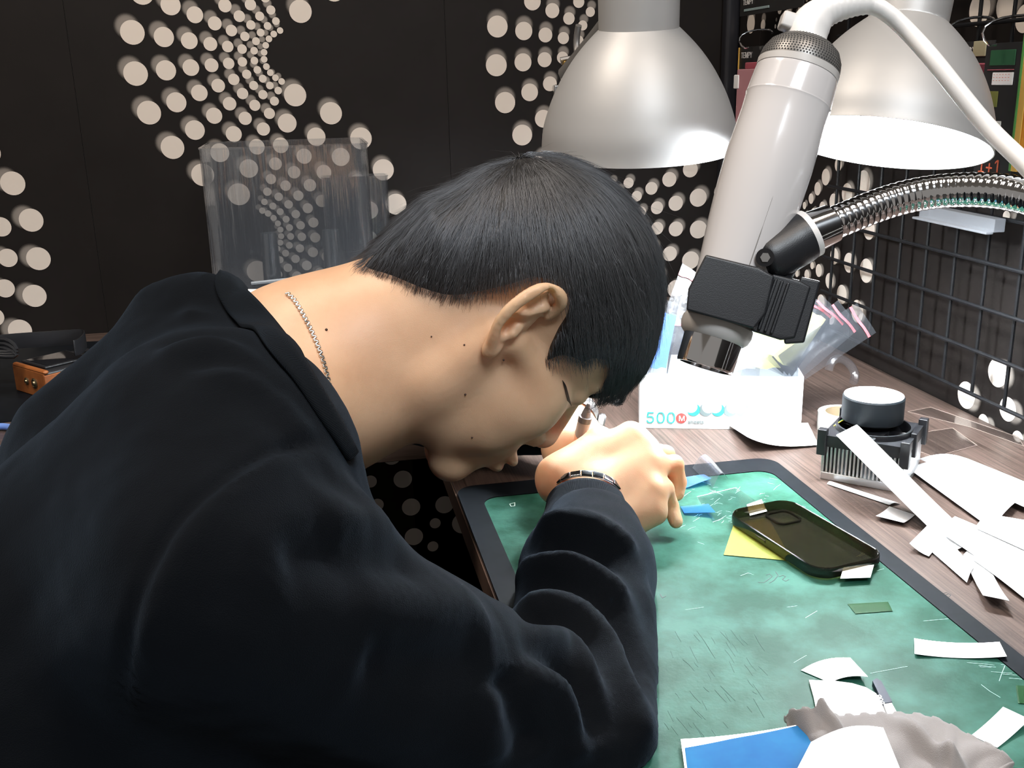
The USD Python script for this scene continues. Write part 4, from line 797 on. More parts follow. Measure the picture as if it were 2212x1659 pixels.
def marchv(fn, uv, t0=.35, t1=2.2):
    """first hits of the rays through the pixels uv, as world points; rays that miss are left out"""
    uv = np.asarray(uv, float); d = np.stack([(uv[:, 0]-CX)/FPX, (uv[:, 1]-CY)/FPX, np.ones(len(uv))], 1)@RW.T; d /= np.linalg.norm(d, axis=1, keepdims=True)
    t = np.full(len(uv), t0); live = np.ones(len(uv), bool); hit = np.zeros(len(uv), bool)
    for _ in range(160):
        i = np.where(live)[0]
        if not len(i): break
        s = fn(CAM+d[i]*t[i, None]); h = s < .0004; hit[i[h]] = True; live[i[h]] = False; t[i[~h]] += np.maximum(s[~h]*.75, .0006); live[i[(t[i] > t1)]] = False
    return (CAM+d*t[:, None]), hit
def march(fn, u, v):
    p, h = marchv(fn, [(u, v)]); return p[0] if h[0] else None
# --- head frame: F forward, U up, Rr to his right; millimetres
TH, AL, ROLL = math.radians(35), math.radians(19), 0.0
f_i = V3(math.sin(TH), math.cos(TH), 0); U_c = V3(math.cos(TH), -math.sin(TH), 0); z_c = V3(0, 0, 1)
F_c = math.cos(AL)*f_i+math.sin(AL)*z_c; R_c = math.sin(AL)*f_i-math.cos(AL)*z_c
HB = np.stack([F_c, U_c, R_c], 1)                                 # camera <- head
EAR = V3((1100-CX)/FPX*.745, (712-CY)/FPX*.745, .745); HO = EAR-R_c*.072
def to_head(p): return (((np.asarray(p)-CAM)@RW)-HO)@HB*1000
def from_head(h): return C2W(HO+(np.asarray(h, float)/1000)@HB.T)
def head_px(u, v, Rv):
    """head coordinates of the ray through (u, v) where it meets the plane R = Rv"""
    d = V3((u-CX)/FPX, (v-CY)/FPX, 1); k = (Rv/1000+HO@R_c)/(d@R_c); return (d*k-HO)@HB*1000
def head_sdf_mm(h):
    q = h.copy(); q[:, 2] = np.abs(q[:, 2]); q[:, 1] = np.where(q[:, 1] < 0, q[:, 1]/1.14, q[:, 1]); q[:, 0] = np.where(q[:, 0] > 30, 30+(q[:, 0]-30)/1.10, q[:, 0])
    d = ell(q, (4, 52, 0), (91, 78, 74))
    d = sm(d, ell(q, (46, 44, 0), (50, 58, 63)), 16)
    d = sm(d, ell(q, (48, -14, 0), (47, 64, 61)), 18)
    d = sm(d, ell(q, (50, -40, 34), (34, 34, 24)), 18)
    d = sm(d, cap(q, (6, -60, 47), (70, -84, 14), 15, 13), 20)        # jaw
    d = sm(d, cap(q, (2, -8, 60), (8, -60, 49), 14, 14), 16)
    d = sm(d, cap(q, (74, -84, -8), (78, -85, 8), 15), 14)             # chin
    d = sm(d, ell(q, (58, -16, 42), (28, 24, 22)), 14)                 # cheek
    d = sm(d, cap(q, (64, -2, 50), (14, 0, 66), 9, 8), 12)
    d = sm(d, ell(q, (80, -52, 0), (22, 24, 30)), 14)                  # mouth
    d = sm(d, cap(q, (84, 34, 16), (80, 33, 38), 9, 8), 10)            # brow
    d = smx(d, -ell(q, (101, 16, 33), (15, 13, 17)), 10)               # eye socket
    d = sm(d, ell(q, (76, 16, 33), (14, 12.5, 15)), 4)                 # lid
    d = sm(d, cap(q, (90, 24, 0), (106, -18, 0), 7, 9), 8)           # nose
    d = sm(d, ell(q, (105, -22, 0), (10, 9.5, 10.5)), 5)
    d = sm(d, ell(q, (96, -27, 13), (10, 8, 7)), 5)
    d = smx(d, -cap(q, (98, -35, 7), (94, -28, 7), 4), 2)           # nostril
    lip = sm(ell(q, (102, -50, 0), (8, 5.5, 22)), ell(q, (99, -61, 0), (8, 6.5, 19)), 1.5)
    d = sm(d, lip, 4)
    d = smx(d, -cap(q, (112, -55.5, 0), (96, -56, 24), 1.6), 1.5)
    return d
# --- ear: pixel outline lifted onto planes beside the head
EP = [(1182, 684, 73), (1203, 669, 78), (1213, 653, 83), (1210, 638, 86), (1197, 629, 88), (1176, 624, 90), (1150, 632, 92), (1122, 650, 93), (1095, 674, 92), (1078, 698, 89), (1068, 724, 85), (1062, 745, 80), (1060, 757, 77)]
EH = np.array([head_px(*e) for e in EP])
AN = np.array([head_px(*e) for e in [(1178, 664, 80), (1150, 668, 83), (1122, 682, 85), (1100, 704, 84), (1088, 728, 80)]])
TR = np.array([head_px(*e) for e in [(1118, 706, 79), (1106, 722, 80)]])
EC = head_px(1118, 690, 76); EAX = EH[8]*0+(EH[4]-EH[-1]); EAX /= np.linalg.norm(EAX)
def ear_sdf_mm(h):
    far = np.linalg.norm(h-EC, axis=1)-42; o = far+6; i = far < 8
    if i.any(): o[i] = ear_near(h[i])
    return o
def ear_near(h):
    rr_ = np.interp(np.linspace(0, 1, len(EH)), [0, .2, .5, .8, 1], [3.2, 4.4, 4.2, 3.8, 4.4]); d = None
    sp_ = spline(EH, 34); rs_ = np.interp(np.linspace(0, 1, 34), np.linspace(0, 1, len(EH)), rr_)
    for i in range(33):
        c = cap(h, sp_[i], sp_[i+1], rs_[i], rs_[i+1]); d = c if d is None else sm(d, c, 1.5)
    pl = V3(EAX[0], EAX[1], EAX[2]); nn = np.cross(EH[8]-EH[2], EAX); nn /= np.linalg.norm(nn); sd = np.cross(nn, pl)
    d = sm(d, ell(h, EC+sd*0, (30, 13.5, 5.5), np.stack([pl, sd, nn], 1)), 5)
    a_ = spline(AN, 14)
    for i in range(13): d = sm(d, cap(h, a_[i], a_[i+1], 3.4, 3.4), 3)
    d = smx(d, -ell(h, head_px(1112, 709, 86), (9, 10, 9)), 4)
    d = smx(d, -ell(h, head_px(1172, 652, 90), (12, 6, 8), np.stack([pl, sd, nn], 1)), 3)
    d = sm(d, cap(h, TR[0], TR[1], 4.2, 4.0), 3)
    d = sm(d, ell(h, head_px(1064, 752, 77), (6, 9, 4)), 4)
    return d
# --- joints, placed at the pixel and distance the photograph gives
NB, NBK = P(596, 812, .795), P(470, 742, .80)
SH, EL_, WR = P(464, 1252, .555), P(1216, 1608, .722), P(1268, 1098, .995)
SHL, ELL, WRL = P(800, 800, .99), P(1010, 880, 1.24), P(1236, 908, 1.115)
neck_top = P(960, 740, .81)
def neck_sdf(p):
    d = cap(p, from_head((-14, -18, 0)), P(655, 812, .795), .056, .056)
    d = sm(d, cap(p, from_head((-30, -10, 0)), P(625, 765, .80), .046, .050), .02)
    d = sm(d, cap(p, from_head((12, -46, 38)), P(690, 960, .775), .014, .015), .045)       # sternomastoid
    d = sm(d, cap(p, from_head((22, -58, 0)), P(740, 925, .81), .032, .036), .030)
    d = sm(d, cap(p, P(650, 790, .79), P(600, 960, .70), .046, .035), .05)
    return d
def head_sdf(p):
    h = to_head(p); d = sm(head_sdf_mm(h), ear_sdf_mm(h), 2.0)/1000
    return sm(d, neck_sdf(p), .016)
# --- right hand
HM = {k: P(*q) for k, q in dict(wr=(1268, 1096, .995), wl=(1212, 1040, 1.005), wb=(1352, 1120, .985), im=(1362, 941, 1.030), mm=(1392, 972, 1.020), rm=(1411, 1008, 1.008), pm=(1412, 1062, .992)).items()}
def hand_r(p):
    d = cap(p, WR, HM['wl'], .021, .022)
    d = sm(d, cap(p, P(1262, 1130, .97), P(1275, 1060, 1.0), .027, .024), .012)
    for a, k, ra, rb in (('wl', 'im', .0195, .0150), ('wr', 'mm', .0205, .0150), ('wr', 'rm', .0205, .0145), ('wb', 'pm', .0170, .0140)): d = sm(d, cap(p, HM[a], HM[k], ra, rb), .018)
    d = sm(d, cap(p, P(1196, 1020, 1.0), P(1290, 952, 1.03), .0135, .0125), .012)          # thumb base
    d = sm(d, cap(p, P(1345, 1130, .985), P(1415, 1108, .987), .0145, .0120), .014)        # heel of the hand
    def finger(pts, rr, k=.005):
        e = None
        for i in range(len(pts)-1):
            c = cap(p, pts[i], pts[i+1], rr[i], rr[i+1]); e = c if e is None else sm(e, c, .003)
        return e
    fr_ = finger([HM['rm'], P(1456, 1003, 1.02), P(1464, 1042, 1.028), P(1462, 1066, 1.026)], [.0105, .0095, .0088, .0076])
    fp_ = finger([HM['pm'], P(1436, 1056, 1.0), P(1448, 1092, 1.012), P(1460, 1126, 1.006)], [.010, .0088, .0080, .0070])
    fm_ = finger([HM['mm'], P(1438, 982, 1.05), P(1420, 1010, 1.07), P(1395, 1030, 1.075)], [.0105, .0095, .0088, .0078])
    fi_ = finger([HM['im'], P(1352, 940, 1.075), P(1310, 985, 1.10), P(1290, 1005, 1.105)], [.0105, .0096, .0088, .0076])
    ft_ = finger([P(1290, 952, 1.03), P(1300, 965, 1.065), P(1292, 995, 1.09)], [.0120, .0105, .0085])
    d = sm(d, fr_, .0055); d = sm(d, fm_, .007); d = sm(d, fi_, .004); d = sm(d, ft_, .006)
    d = sm(d, fp_, .006)
    return d
def hand_l(p):
    d = cap(p, WRL, P(1222, 965, 1.075), .0235, .0250)
    d = sm(d, cap(p, P(1208, 925, 1.10), P(1205, 985, 1.065), .0150, .0140), .010)
    d = sm(d, cap(p, P(1262, 925, 1.10), P(1262, 985, 1.07), .0140, .0130), .010)
    d = sm(d, cap(p, P(1262, 930, 1.10), P(1300, 945, 1.085), .0125, .0105), .010)
    d = sm(d, cap(p, P(1300, 945, 1.085), P(1330, 985, 1.08), .0105, .0085), .006)
    for i, (u, v) in enumerate([(1200, 1000), (1222, 1006), (1244, 1006), (1264, 1000)]):
        d = sm(d, cap(p, P(u, v-14, 1.068), P(u+34, v+18, 1.075), .0098, .0090), .004); d = sm(d, cap(p, P(u+34, v+18, 1.075), P(u+70, v+10, 1.092), .0090, .0075), .003)
    return d
# --- sweatshirt
def desk_sdf(p):
    q = np.stack([XE-.001-p[:, 0], p[:, 2]-(DZ+.0035)], 1); return np.maximum(q[:, 0], q[:, 1])
def shirt_base(p):
    d = cap(p, P(470, 980, .80), P(-60, 1700, .78), .105, .145)
    d = sm(d, cap(p, P(470, 1020, .66), P(-60, 1700, .64), .090, .135), .06)
    d = sm(d, cap(p, P(480, 960, .93), P(-20, 1640, .92), .090, .135), .06)
    d = sm(d, cap(p, P(425, 688, .80), P(250, 970, .80), .030, .073), .045)          # upper back
    d = sm(d, cap(p, P(438, 642, .80), P(345, 668, .80), .013, .015), .03)
    d = sm(d, cap(p, P(468, 855, .79), P(455, 1065, .62), .050, .068), .05)          # neck to shoulder
    d = sm(d, cap(p, P(540, 900, .87), SHL, .045, .055), .04)
    d = sm(d, cap(p, P(400, 1300, .66), P(480, 1850, .74), .105, .13), .06)
    d = sm(d, cap(p, SH, EL_, .071, .058), .045)
    d = sm(d, cap(p, EL_, P(1262, 1730, .70), .058, .054), .03)
    fo = cap(p, EL_, P(1270, 1240, .90), .062, .0585)
    fo = sm(fo, cap(p, P(1270, 1240, .90), P(1278, 1165, .94), .056, .047), .02)
    d = sm(d, fo, .018)
    d = sm(d, cap(p, SHL, ELL, .066, .055), .04); d = sm(d, cap(p, ELL, P(1180, 900, 1.17), .054, .044), .03)
    d = smx(d, -desk_sdf(p), .006)
    return d
FOLDS = [  # (pixel polyline on the cloth, height, width)
    ([(262, 1560), (268, 1450), (290, 1330), (330, 1220), (400, 1110), (480, 1035), (560, 985), (640, 960), (700, 953), (752, 968)], -.0045, .0045),
    ([(290, 1560), (296, 1450), (318, 1335), (357, 1230), (425, 1128), (500, 1056), (575, 1008), (650, 984), (710, 978)], .0035, .011),
    ([(1112, 1190), (1150, 1150), (1210, 1125), (1270, 1130), (1330, 1165), (1370, 1210)], .012, .013),
    ([(1168, 1172), (1230, 1178), (1290, 1195), (1310, 1240)], -.011, .011),
    ([(1100, 1260), (1150, 1228), (1215, 1218), (1262, 1228), (1310, 1262), (1345, 1320)], .012, .013),
    ([(1095, 1300), (1150, 1268), (1215, 1256), (1275, 1280), (1330, 1340), (1365, 1420), (1380, 1520)], -.012, .013),
    ([(1095, 1345), (1150, 1310), (1215, 1302), (1270, 1325), (1320, 1390), (1350, 1470), (1362, 1560), (1360, 1650)], .011, .015),
    ([(1100, 1375), (1160, 1350), (1220, 1355), (1270, 1395), (1305, 1460), (1325, 1540), (1332, 1650)], -.010, .012),
    ([(1100, 1400), (1165, 1378), (1225, 1392), (1270, 1435), (1300, 1500), (1318, 1580), (1325, 1650)], .011, .014),
    ([(1104, 1430), (1160, 1414), (1200, 1425), (1240, 1470), (1270, 1540), (1285, 1620)], -.012, .013),
    ([(1110, 1452), (1160, 1450), (1200, 1480), (1235, 1540), (1252, 1600), (1258, 1655)], .010, .013),
    ([(1090, 1440), (1100, 1490), (1125, 1560), (1150, 1640)], -.010, .012),
    ([(1080, 1480), (1070, 1540), (1060, 1600), (1060, 1655)], .006, .014),
    ([(1395, 1250), (1405, 1330), (1408, 1420), (1400, 1520), (1395, 1640)], .005, .014),
    ([(930, 1232), (870, 1220), (790, 1208), (700, 1200), (600, 1215)], -.008, .016),
    ([(905, 1160), (850, 1135), (780, 1125), (700, 1140)], .006, .018),
    ([(1060, 1395), (980, 1420), (880, 1428), (780, 1420)], -.010, .020),
    ([(1075, 1345), (1000, 1350), (900, 1362), (800, 1385)], .007, .022),
    ([(1030, 1300), (940, 1290), (850, 1290), (760, 1275)], .004, .020),
    ([(380, 690), (460, 680), (530, 700), (590, 745)], .0055, .011), ([(330, 745), (420, 722), (510, 730), (580, 775)], -.0035, .009),
    ([(330, 775), (420, 748), (510, 752), (575, 790), (620, 840)], .0055, .012), ([(400, 800), (480, 782), (560, 805), (630, 870)], -.004, .010),
    ([(420, 830), (500, 812), (570, 835), (640, 900), (690, 960)], .0045, .012), ([(690, 1005), (750, 1035), (790, 1090)], .0025, .012), ([(640, 1060), (720, 1105), (765, 1165)], .002, .015),
    ([(600, 752), (640, 775), (628, 800), (660, 850), (690, 900)], .0035, .006)]
FW = []; FUV = [spline(np.array(pl, float), 16) for pl, _, _ in FOLDS]; FPt, FH = marchv(shirt_base, np.vstack(FUV))
for i, (pl, a_, w_) in enumerate(FOLDS):
    q = FPt[i*16:i*16+16][FH[i*16:i*16+16]]
    if len(q) > 3: FW.append((q, a_, w_))
def folds(p):
    o = np.zeros(len(p))
    for q, a_, w_ in FW:
        near = np.where(((p > q.min(0)-3*w_) & (p < q.max(0)+3*w_)).all(1))[0]
        if not len(near): continue
        pp = p[near]; dm = np.full(len(pp), 9.0); tm = np.zeros(len(pp)); n_ = len(q)-1
        for i in range(n_):
            ab = q[i+1]-q[i]; h = np.clip(((pp-q[i])@ab)/max(ab@ab, 1e-12), 0, 1); dd = np.linalg.norm(pp-q[i]-h[:, None]*ab, axis=1)
            b = dd < dm; dm[b] = dd[b]; tm[b] = (i+h[b])/n_
        o[near] += a_*np.exp(-(dm/w_)**2)*np.clip(np.minimum(tm, 1-tm)*6+.15, 0, 1)
    return o
def shirt_sdf(p): return shirt_base(p)
def mesh_lohi(pts, pad): pts = np.array(pts); return pts.min(0)-pad, pts.max(0)+pad

m_skin = usdkit.material(stage, '/World/Looks/skin', {'g': ('geometry', {}), 'n1': ('noise_texture', {'scale': 26., 'detail': 4.}), 'r1': ('rgb_ramp', {'ramp': [(.3, (.60, .355, .215)), (.7, (.70, .435, .272))]}),
    'n2': ('noise_texture', {'scale': 1300., 'detail': 2.}), 'b': ('bump', {'strength': .16, 'distance': .0005}), 'p': ('principled_bsdf', {'roughness': .46, 'subsurface_weight': .18, 'subsurface_radius': (1.0, .35, .2), 'subsurface_scale': .006, 'specular_ior_level': .4})},
    [('g.position', 'n1.vector'), ('n1.fac', 'r1.fac'), ('r1.color', 'p.base_color'), ('g.position', 'n2.vector'), ('n2.fac', 'b.height'), ('b.normal', 'p.normal')], surface='p.BSDF')
m_shirt = mat('charcoal_fleece', (.0024, .0029, .0039), .9, noise=(14., (.0036, .0044, .0058), .3, .7), bump=(1500., .55, .0007), sheen_weight=.085, specular_ior_level=.06, sheen_roughness=.45, sheen_tint=(.45, .6, .8))
m_rib = usdkit.material(stage, '/World/Looks/charcoal_rib', {'u': ('uvmap', {'attribute': 'st'}), 'w': ('wave_texture', {'scale': 40.0}), 'b': ('bump', {'strength': .5, 'distance': .001}), 'p': ('principled_bsdf', {'base_color': (.0042, .0055, .0072), 'roughness': .9, 'sheen_weight': .04, 'specular_ior_level': .08, 'sheen_tint': (.45, .6, .8)})},
    [('u.UV', 'w.vector'), ('w.fac', 'b.height'), ('b.normal', 'p.normal')], surface='p.BSDF')
m_hairbase = mat('dark_hair_mass', (.010, .0085, .008), .55)
m_hair = usdkit.material(stage, '/World/Looks/black_hair', {'d': ('diffuse_bsdf', {'color': (.0075, .0065, .006)}), 'h': ('hair_bsdf', {'component': 'reflection', 'color': (.115, .12, .13), 'roughness_u': .15, 'roughness_v': .55, 'offset': -.05}), 'a': ('add_closure', {})},
    [('d.BSDF', 'a.closure1'), ('h.BSDF', 'a.closure2')], surface='a.closure')
m_trouser = mat('dark_trousers', (.02, .021, .025), .9)
m_shoe = mat('black_shoe', (.018, .018, .018), .5)

person = Thing('person', 'person in a charcoal sweatshirt bent low over the green mat, working with a pen-like tool', 'person')
hv_, hf_ = surface(head_sdf, *mesh_lohi([from_head((a, b, c)) for a in (-95, 125) for b in (-110, 135) for c in (-95, 98)]+[P(480, 1010, .66), P(470, 640, .93)], .02), .0019)
HEADM = taub((hv_, hf_), 5)
HR = taub(surface(hand_r, *mesh_lohi([P(1180, 900, 1.12), P(1490, 1150, .96), P(1240, 1180, .95), P(1400, 1150, 1.12)], .03), .0016), 4)
HL = taub(surface(hand_l, *mesh_lohi([P(1170, 880, 1.14), P(1350, 1040, 1.05), P(1170, 1040, 1.14)], .03), .0018), 4)
def core(p):
    d = cap(p, P(500, 930, .80), P(-120, 1640, .76), .085, .11); d = sm(d, cap(p, P(470, 1060, .64), P(560, 850, .93), .055), .05)
    d = sm(d, cap(p, SH, EL_, .048, .038), .03); d = sm(d, cap(p, EL_, WR, .036, .024), .02); d = sm(d, cap(p, NB, P(500, 930, .80), .058, .06), .03)
    d = sm(d, cap(p, SHL, ELL, .045, .036), .03); d = sm(d, cap(p, ELL, WRL, .035, .023), .02)
    return smx(d, -(desk_sdf(p)-.003), .006)
CO = taub(surface(core, *mesh_lohi([P(-120, 1640, .76), P(500, 700, .8), SH, EL_, WR, SHL, ELL, WRL, P(-120, 1640, .62), P(-60, 1560, .92)], .17), .007), 4)
def mani(m): return m3.Manifold(m3.Mesh(np.asarray(m[0], np.float32), np.asarray(m[1], np.uint32)))
body = mani(HEADM)+mani(CO)+mani(HR)+mani(HL)
BODY = to_tri(body)
person.add('body', BODY, m_skin, True, label='bare head, neck and hands')
# ribbed collar: band following the neck opening
def band(inner, outer, depth_in, depth_out, n, th):
    a, b = spline(inner, n), spline(outer, n); g = np.stack([a*(1-k)+b*k for k in np.linspace(0, 1, 9)], 1); return g
def usdf(p): return np.minimum(shirt_base(p), head_sdf(p))
from scipy.ndimage import gaussian_filter1d
def hug(px, off, tail):
    q, h = marchv(usdf, spline(np.array(px, float), 40)); q = q[h]; q = q+grad(usdf, q, .004)*off; q = np.vstack([q, spline([q[-1]]+[P(*x) for x in tail], 16)[1:]]); return gaussian_filter1d(q, 2.5, axis=0, mode='nearest')[::3]
ci = hug([(760, 985), (748, 955), (714, 895), (682, 842), (636, 765), (592, 695), (548, 645)], .0028, [(541, 640, .83), (560, 634, .87), (604, 656, .91), (660, 720, .93)])
co_ = hug([(752, 1010), (738, 985), (695, 925), (640, 838), (562, 748), (490, 668), (446, 622)], -.0015, [(452, 624, .84), (490, 628, .89), (565, 650, .93), (640, 705, .97)])
cg = band(ci, co_, 0, 0, 70, 0); tt_ = np.linspace(-1, 1, 9); out_n = np.zeros_like(cg)
dn = np.cross(np.gradient(cg, axis=0), np.gradient(cg, axis=1)); dn /= np.linalg.norm(dn, axis=-1, keepdims=True); dn *= np.sign((dn*(CAM-cg)).sum(-1, keepdims=True)) if False else (1 if (dn[20, 4]@(CAM-cg[20, 4])) > 0 else -1)
for _ in range(3):
    q = cg.reshape(-1, 3); s = usdf(q); q = q+grad(usdf, q, .004)*np.maximum(.0022-s, 0)[:, None]; cg = q.reshape(cg.shape)
cg = cg+dn*(.0035*(1-tt_**2))[None, :, None]
sv, sf = surface(shirt_base, *mesh_lohi([P(-170, 1660, .76), P(452, 640, .8), SH, EL_, P(1262, 1740, .70), P(1266, 1170, .94), SHL, ELL, P(1180, 900, 1.17), P(-150, 1640, .62), P(-60, 1560, .92)], .19), .0046)
sv, sf = taub((sv, sf), 3)
nrm = grad(shirt_base, sv, .002); fd = folds(sv)
keep = ((sv[:, 2] < DZ+.006) & (sv[:, 0] > XE-.01)); fd[keep] = 0
from scipy.spatial import cKDTree
fd *= np.clip((cKDTree(cg.reshape(-1, 3)).query(sv)[0]-.006)/.022, 0, 1)
wr_ = (meshkit.fbm(sv*22, 3, 5)-.5)*.006
sv = sv+nrm*(fd+wr_)[:, None]
SHIRT = taub((sv, sf), 2)
SI = person.add('sweatshirt', SHIRT, m_shirt, True, label='charcoal fleece sweatshirt')
def shell_uv(g, th, reps):
    v, f = shell(g, th); n, m = g.shape[:2]; s, t = np.meshgrid(np.linspace(0, reps, n), np.linspace(0, 1, m), indexing='ij'); u = np.stack([s.ravel(), t.ravel()], 1); return v, f, np.vstack([u, u])
cv, cf, cu_ = shell_uv(cg, .004, 4.0)
# (parts with uv are written after the person's Xform exists)
# cuff: tube round the wrist
cc = [P(1258, 1205, .925), P(1264, 1170, .945), P(1268, 1130, .968), P(1268, 1095, .988)]; cr = [.047, .0435, .0385, .0365]
def loft(cs, rs, n=96, k=20, sq=1.0):
    c = spline(cs, k); r = np.interp(np.linspace(0, 1, k), np.linspace(0, 1, len(rs)), rs); T = np.gradient(c, axis=0); T /= np.linalg.norm(T, axis=1)[:, None]
    x = np.cross(T[0], RW@V3(0, 0, 1.)); x /= np.linalg.norm(x); a = np.linspace(0, 2*np.pi, n+1); g = []
    for i in range(k):
        x = x-T[i]*(x@T[i]); x /= np.linalg.norm(x); y = np.cross(T[i], x); g.append(c[i]+r[i]*(np.cos(a)[:, None]*x*1.06+np.sin(a)[:, None]*y*sq))
    return np.stack(g, 1)          # (around, along, 3)
cuff = loft(cc, cr, sq=.93); uv_c = np.meshgrid(np.linspace(0, 3.2, cuff.shape[0]), np.linspace(0, 1, cuff.shape[1]), indexing='ij')
# --- hair
NC_ = head_px(1330, 850, 18)
NA, NB_ = head_px(945, 560, 14), head_px(785, 596, 14)
def cran(h):      # hair mass before trimming, millimetres in the head frame
    q = h.copy(); q[:, 2] = np.abs(q[:, 2])
    d = ell(q, (4, 53, 0), (99, 86, 83)); d = sm(d, ell(q, (46, 46, 0), (54, 62, 70)), 22)
    d = sm(d, ell(q, (-50, -2, 0), (46, 64, 55)), 30)
    d = sm(d, cap(q, NA, NB_, 37, 9), 24)
    d = sm(d, cap(q, (86, 70, 8), NC_, 20, 8), 20)
    d = sm(d, cap(q, (84, 60, 30), (97, 22, 26), 18, 9), 18)
    return d
HP = [(730, 575), (790, 604), (850, 634), (905, 655), (960, 660), (1010, 654), (1060, 640), (1110, 622), (1150, 604), (1192, 610), (1222, 640), (1218, 672), (1200, 705), (1186, 745), (1178, 775), (1164, 803), (1192, 790), (1214, 776), (1240, 782), (1262, 795), (1282, 782), (1302, 776), (1304, 800), (1286, 836), (1262, 872), (1300, 882), (1352, 880), (1420, 800)]
hp = [head_px(u, v, 70 if u > 900 else 55)[:2] for u, v in HP[:21]]+[head_px(u, v, 45)[:2] for u, v in HP[21:]]
HPOLY = Polygon([tuple(x) for x in hp]+[(160, 40), (150, 200), (-150, 200), (-170, 0)]).buffer(0)
import shapely
def poly_d(h):
    pt = shapely.points(h[:, 0], h[:, 1]); d = shapely.distance(HPOLY.boundary, pt); return np.where(shapely.contains(HPOLY, pt), -d, d)
def hair_mm(h): 
    d = cran(h); far = d > 30; e = np.full(len(h), 60.0); 
    if (~far).any(): e[~far] = poly_d(h[~far])
    return np.where(far, d, smx(d, e, 7.0))
def hair_sdf(p): return hair_mm(to_head(p))/1000
hm = surface(hair_sdf, *mesh_lohi([from_head((a, b, c)) for a in (-115, 125) for b in (-90, 150) for c in (-92, 92)], .004), .0028)
hmv, hmf = taub(hm, 4)
hm_n = trimesh.Trimesh(hmv, hmf, process=False).vertex_normals
HI = person.add('hair', (hmv-hm_n*.0026, hmf), m_hairbase, True, label='short straight black hair')
hm_t = trimesh.Trimesh(hmv, hmf, process=False)
def strands(n, seed):
    r = np.random.default_rng(seed); ar = hm_t.area_faces; fi = r.choice(len(ar), n, p=ar/ar.sum()); b = r.dirichlet((1, 1, 1), n); root = (hm_t.triangles[fi]*b[..., None]).sum(1)
    h = to_head(root); ok = cran(h) > -3.0; root = root[ok]; h = h[ok]
    WH = head_px(1125, 350, 5); G = HB.T@(RW.T@V3(0, 0, -1.))
    L = r.uniform(24, 52, len(root)); L = np.where(h[:, 1] < 0, L*.55, L); L *= np.where((h[:, 0] > 70) & (h[:, 1] < 70), 1.15, 1.0)
    K = 8; pts = [h]; cur = h.copy(); ph = r.normal(0, .10, (len(h), 3)); lift = r.gamma(1.6, .9, len(h))*np.where(r.random(len(h)) < .012, 3.5, 1.0); base_ = np.clip(r.normal(-.6, .9, len(h)), -2.2, 1.4)+(meshkit.noise(h/V3(9., 9., 3.5), 9)-.5)*4.0
    clump = meshkit.noise(h/4.5, 3)[:, None]-.5
    for k in range(1, K):
        rad = cur-WH; rad /= np.linalg.norm(rad, axis=1, keepdims=True)
        d = rad*.9+G*.55+ph+clump*V3(.9, -.1, .9)
        e = .8; g = np.stack([cran(cur+v)-cran(cur-v) for v in np.eye(3)*e], 1); g /= np.maximum(np.linalg.norm(g, axis=1, keepdims=True), 1e-9)
        d = d-g*(d*g).sum(1, keepdims=True); d /= np.maximum(np.linalg.norm(d, axis=1, keepdims=True), 1e-9)
        cur = cur+d*(L/(K-1))[:, None]; s = cran(cur); lv = (.6+base_+lift*(k/(K-1))**1.5*1.3)
        cur = cur-g*(s-lv)[:, None]; pts.append(cur)
    pts = np.stack(pts, 1); n_ = len(pts); pd = poly_d(pts.reshape(-1, 3)).reshape(n_, K); lim = r.gamma(1.4, 3.1, n_)-1.8
    lim = np.where(pts[:, 0, 0] > 55, lim*.8, lim)
    for k in range(1, K):
        b = pd[:, k] > lim; pts[b, k:] = pts[b, k-1][:, None]+(pts[b, k]-pts[b, k-1])[:, None]*np.linspace(.05, .25, K-k)[None, :, None]; pd[b, k:] = -99
    return pts
pfin = [('collar', cv, cf, cu_, 'ribbed neck band')]
person.add('collar', (cv, cf), m_rib, True, label='ribbed neck band of the sweatshirt', uv=cu_, under=SI)
kv, kf = shell(cuff, .003); ku = np.stack([uv_c[0].ravel(), uv_c[1].ravel()], 1)
person.add('cuff', (kv, kf), m_rib, True, label='ribbed sleeve cuff', uv=np.vstack([ku, ku]), under=SI)
# white undershirt edge showing inside the collar
us = spline([P(532, 634, .80), P(556, 634, .80), P(580, 634, .815), P(600, 641, .83)], 14)
person.add('undershirt', tube(us, .0035, 8), m_white, True, label='pale undershirt edge inside the collar')
# chain
ch, ok_ = marchv(head_sdf, spline(np.array([(622, 637), (632, 645), (648, 668), (664, 698), (682, 738), (698, 785), (711, 838), (719, 885), (725, 930), (735, 965)], float), 60))
ch = ch[ok_]; ch = ch+grad(head_sdf, ch)*.0012
s_ = np.r_[0, np.cumsum(np.linalg.norm(np.diff(ch, axis=0), axis=1))]; nl = int(s_[-1]/.0021); cp = np.stack([np.interp(np.linspace(0, s_[-1], nl), s_, ch[:, k]) for k in range(3)], 1); lk = []
for i in range(nl-1):
    T = cp[i+1]-cp[i]; N_ = grad(head_sdf, cp[i:i+1])[0]; fr = frame(T, N_); a = math.radians(30 if i % 2 else -30); Rz = trimesh.transformations.rotation_matrix(a, (0, 1, 0))[:3, :3]
    lk.append(xf(rbox((-.0018, -.0010, -.0008), (.0018, .0010, .0008), .0005, 6), fr@Rz, cp[i]))
person.add('necklace', cat(*lk), mat('silver_chain', (.78, .77, .74), .16, 1.0), 30, label='silver box chain necklace')
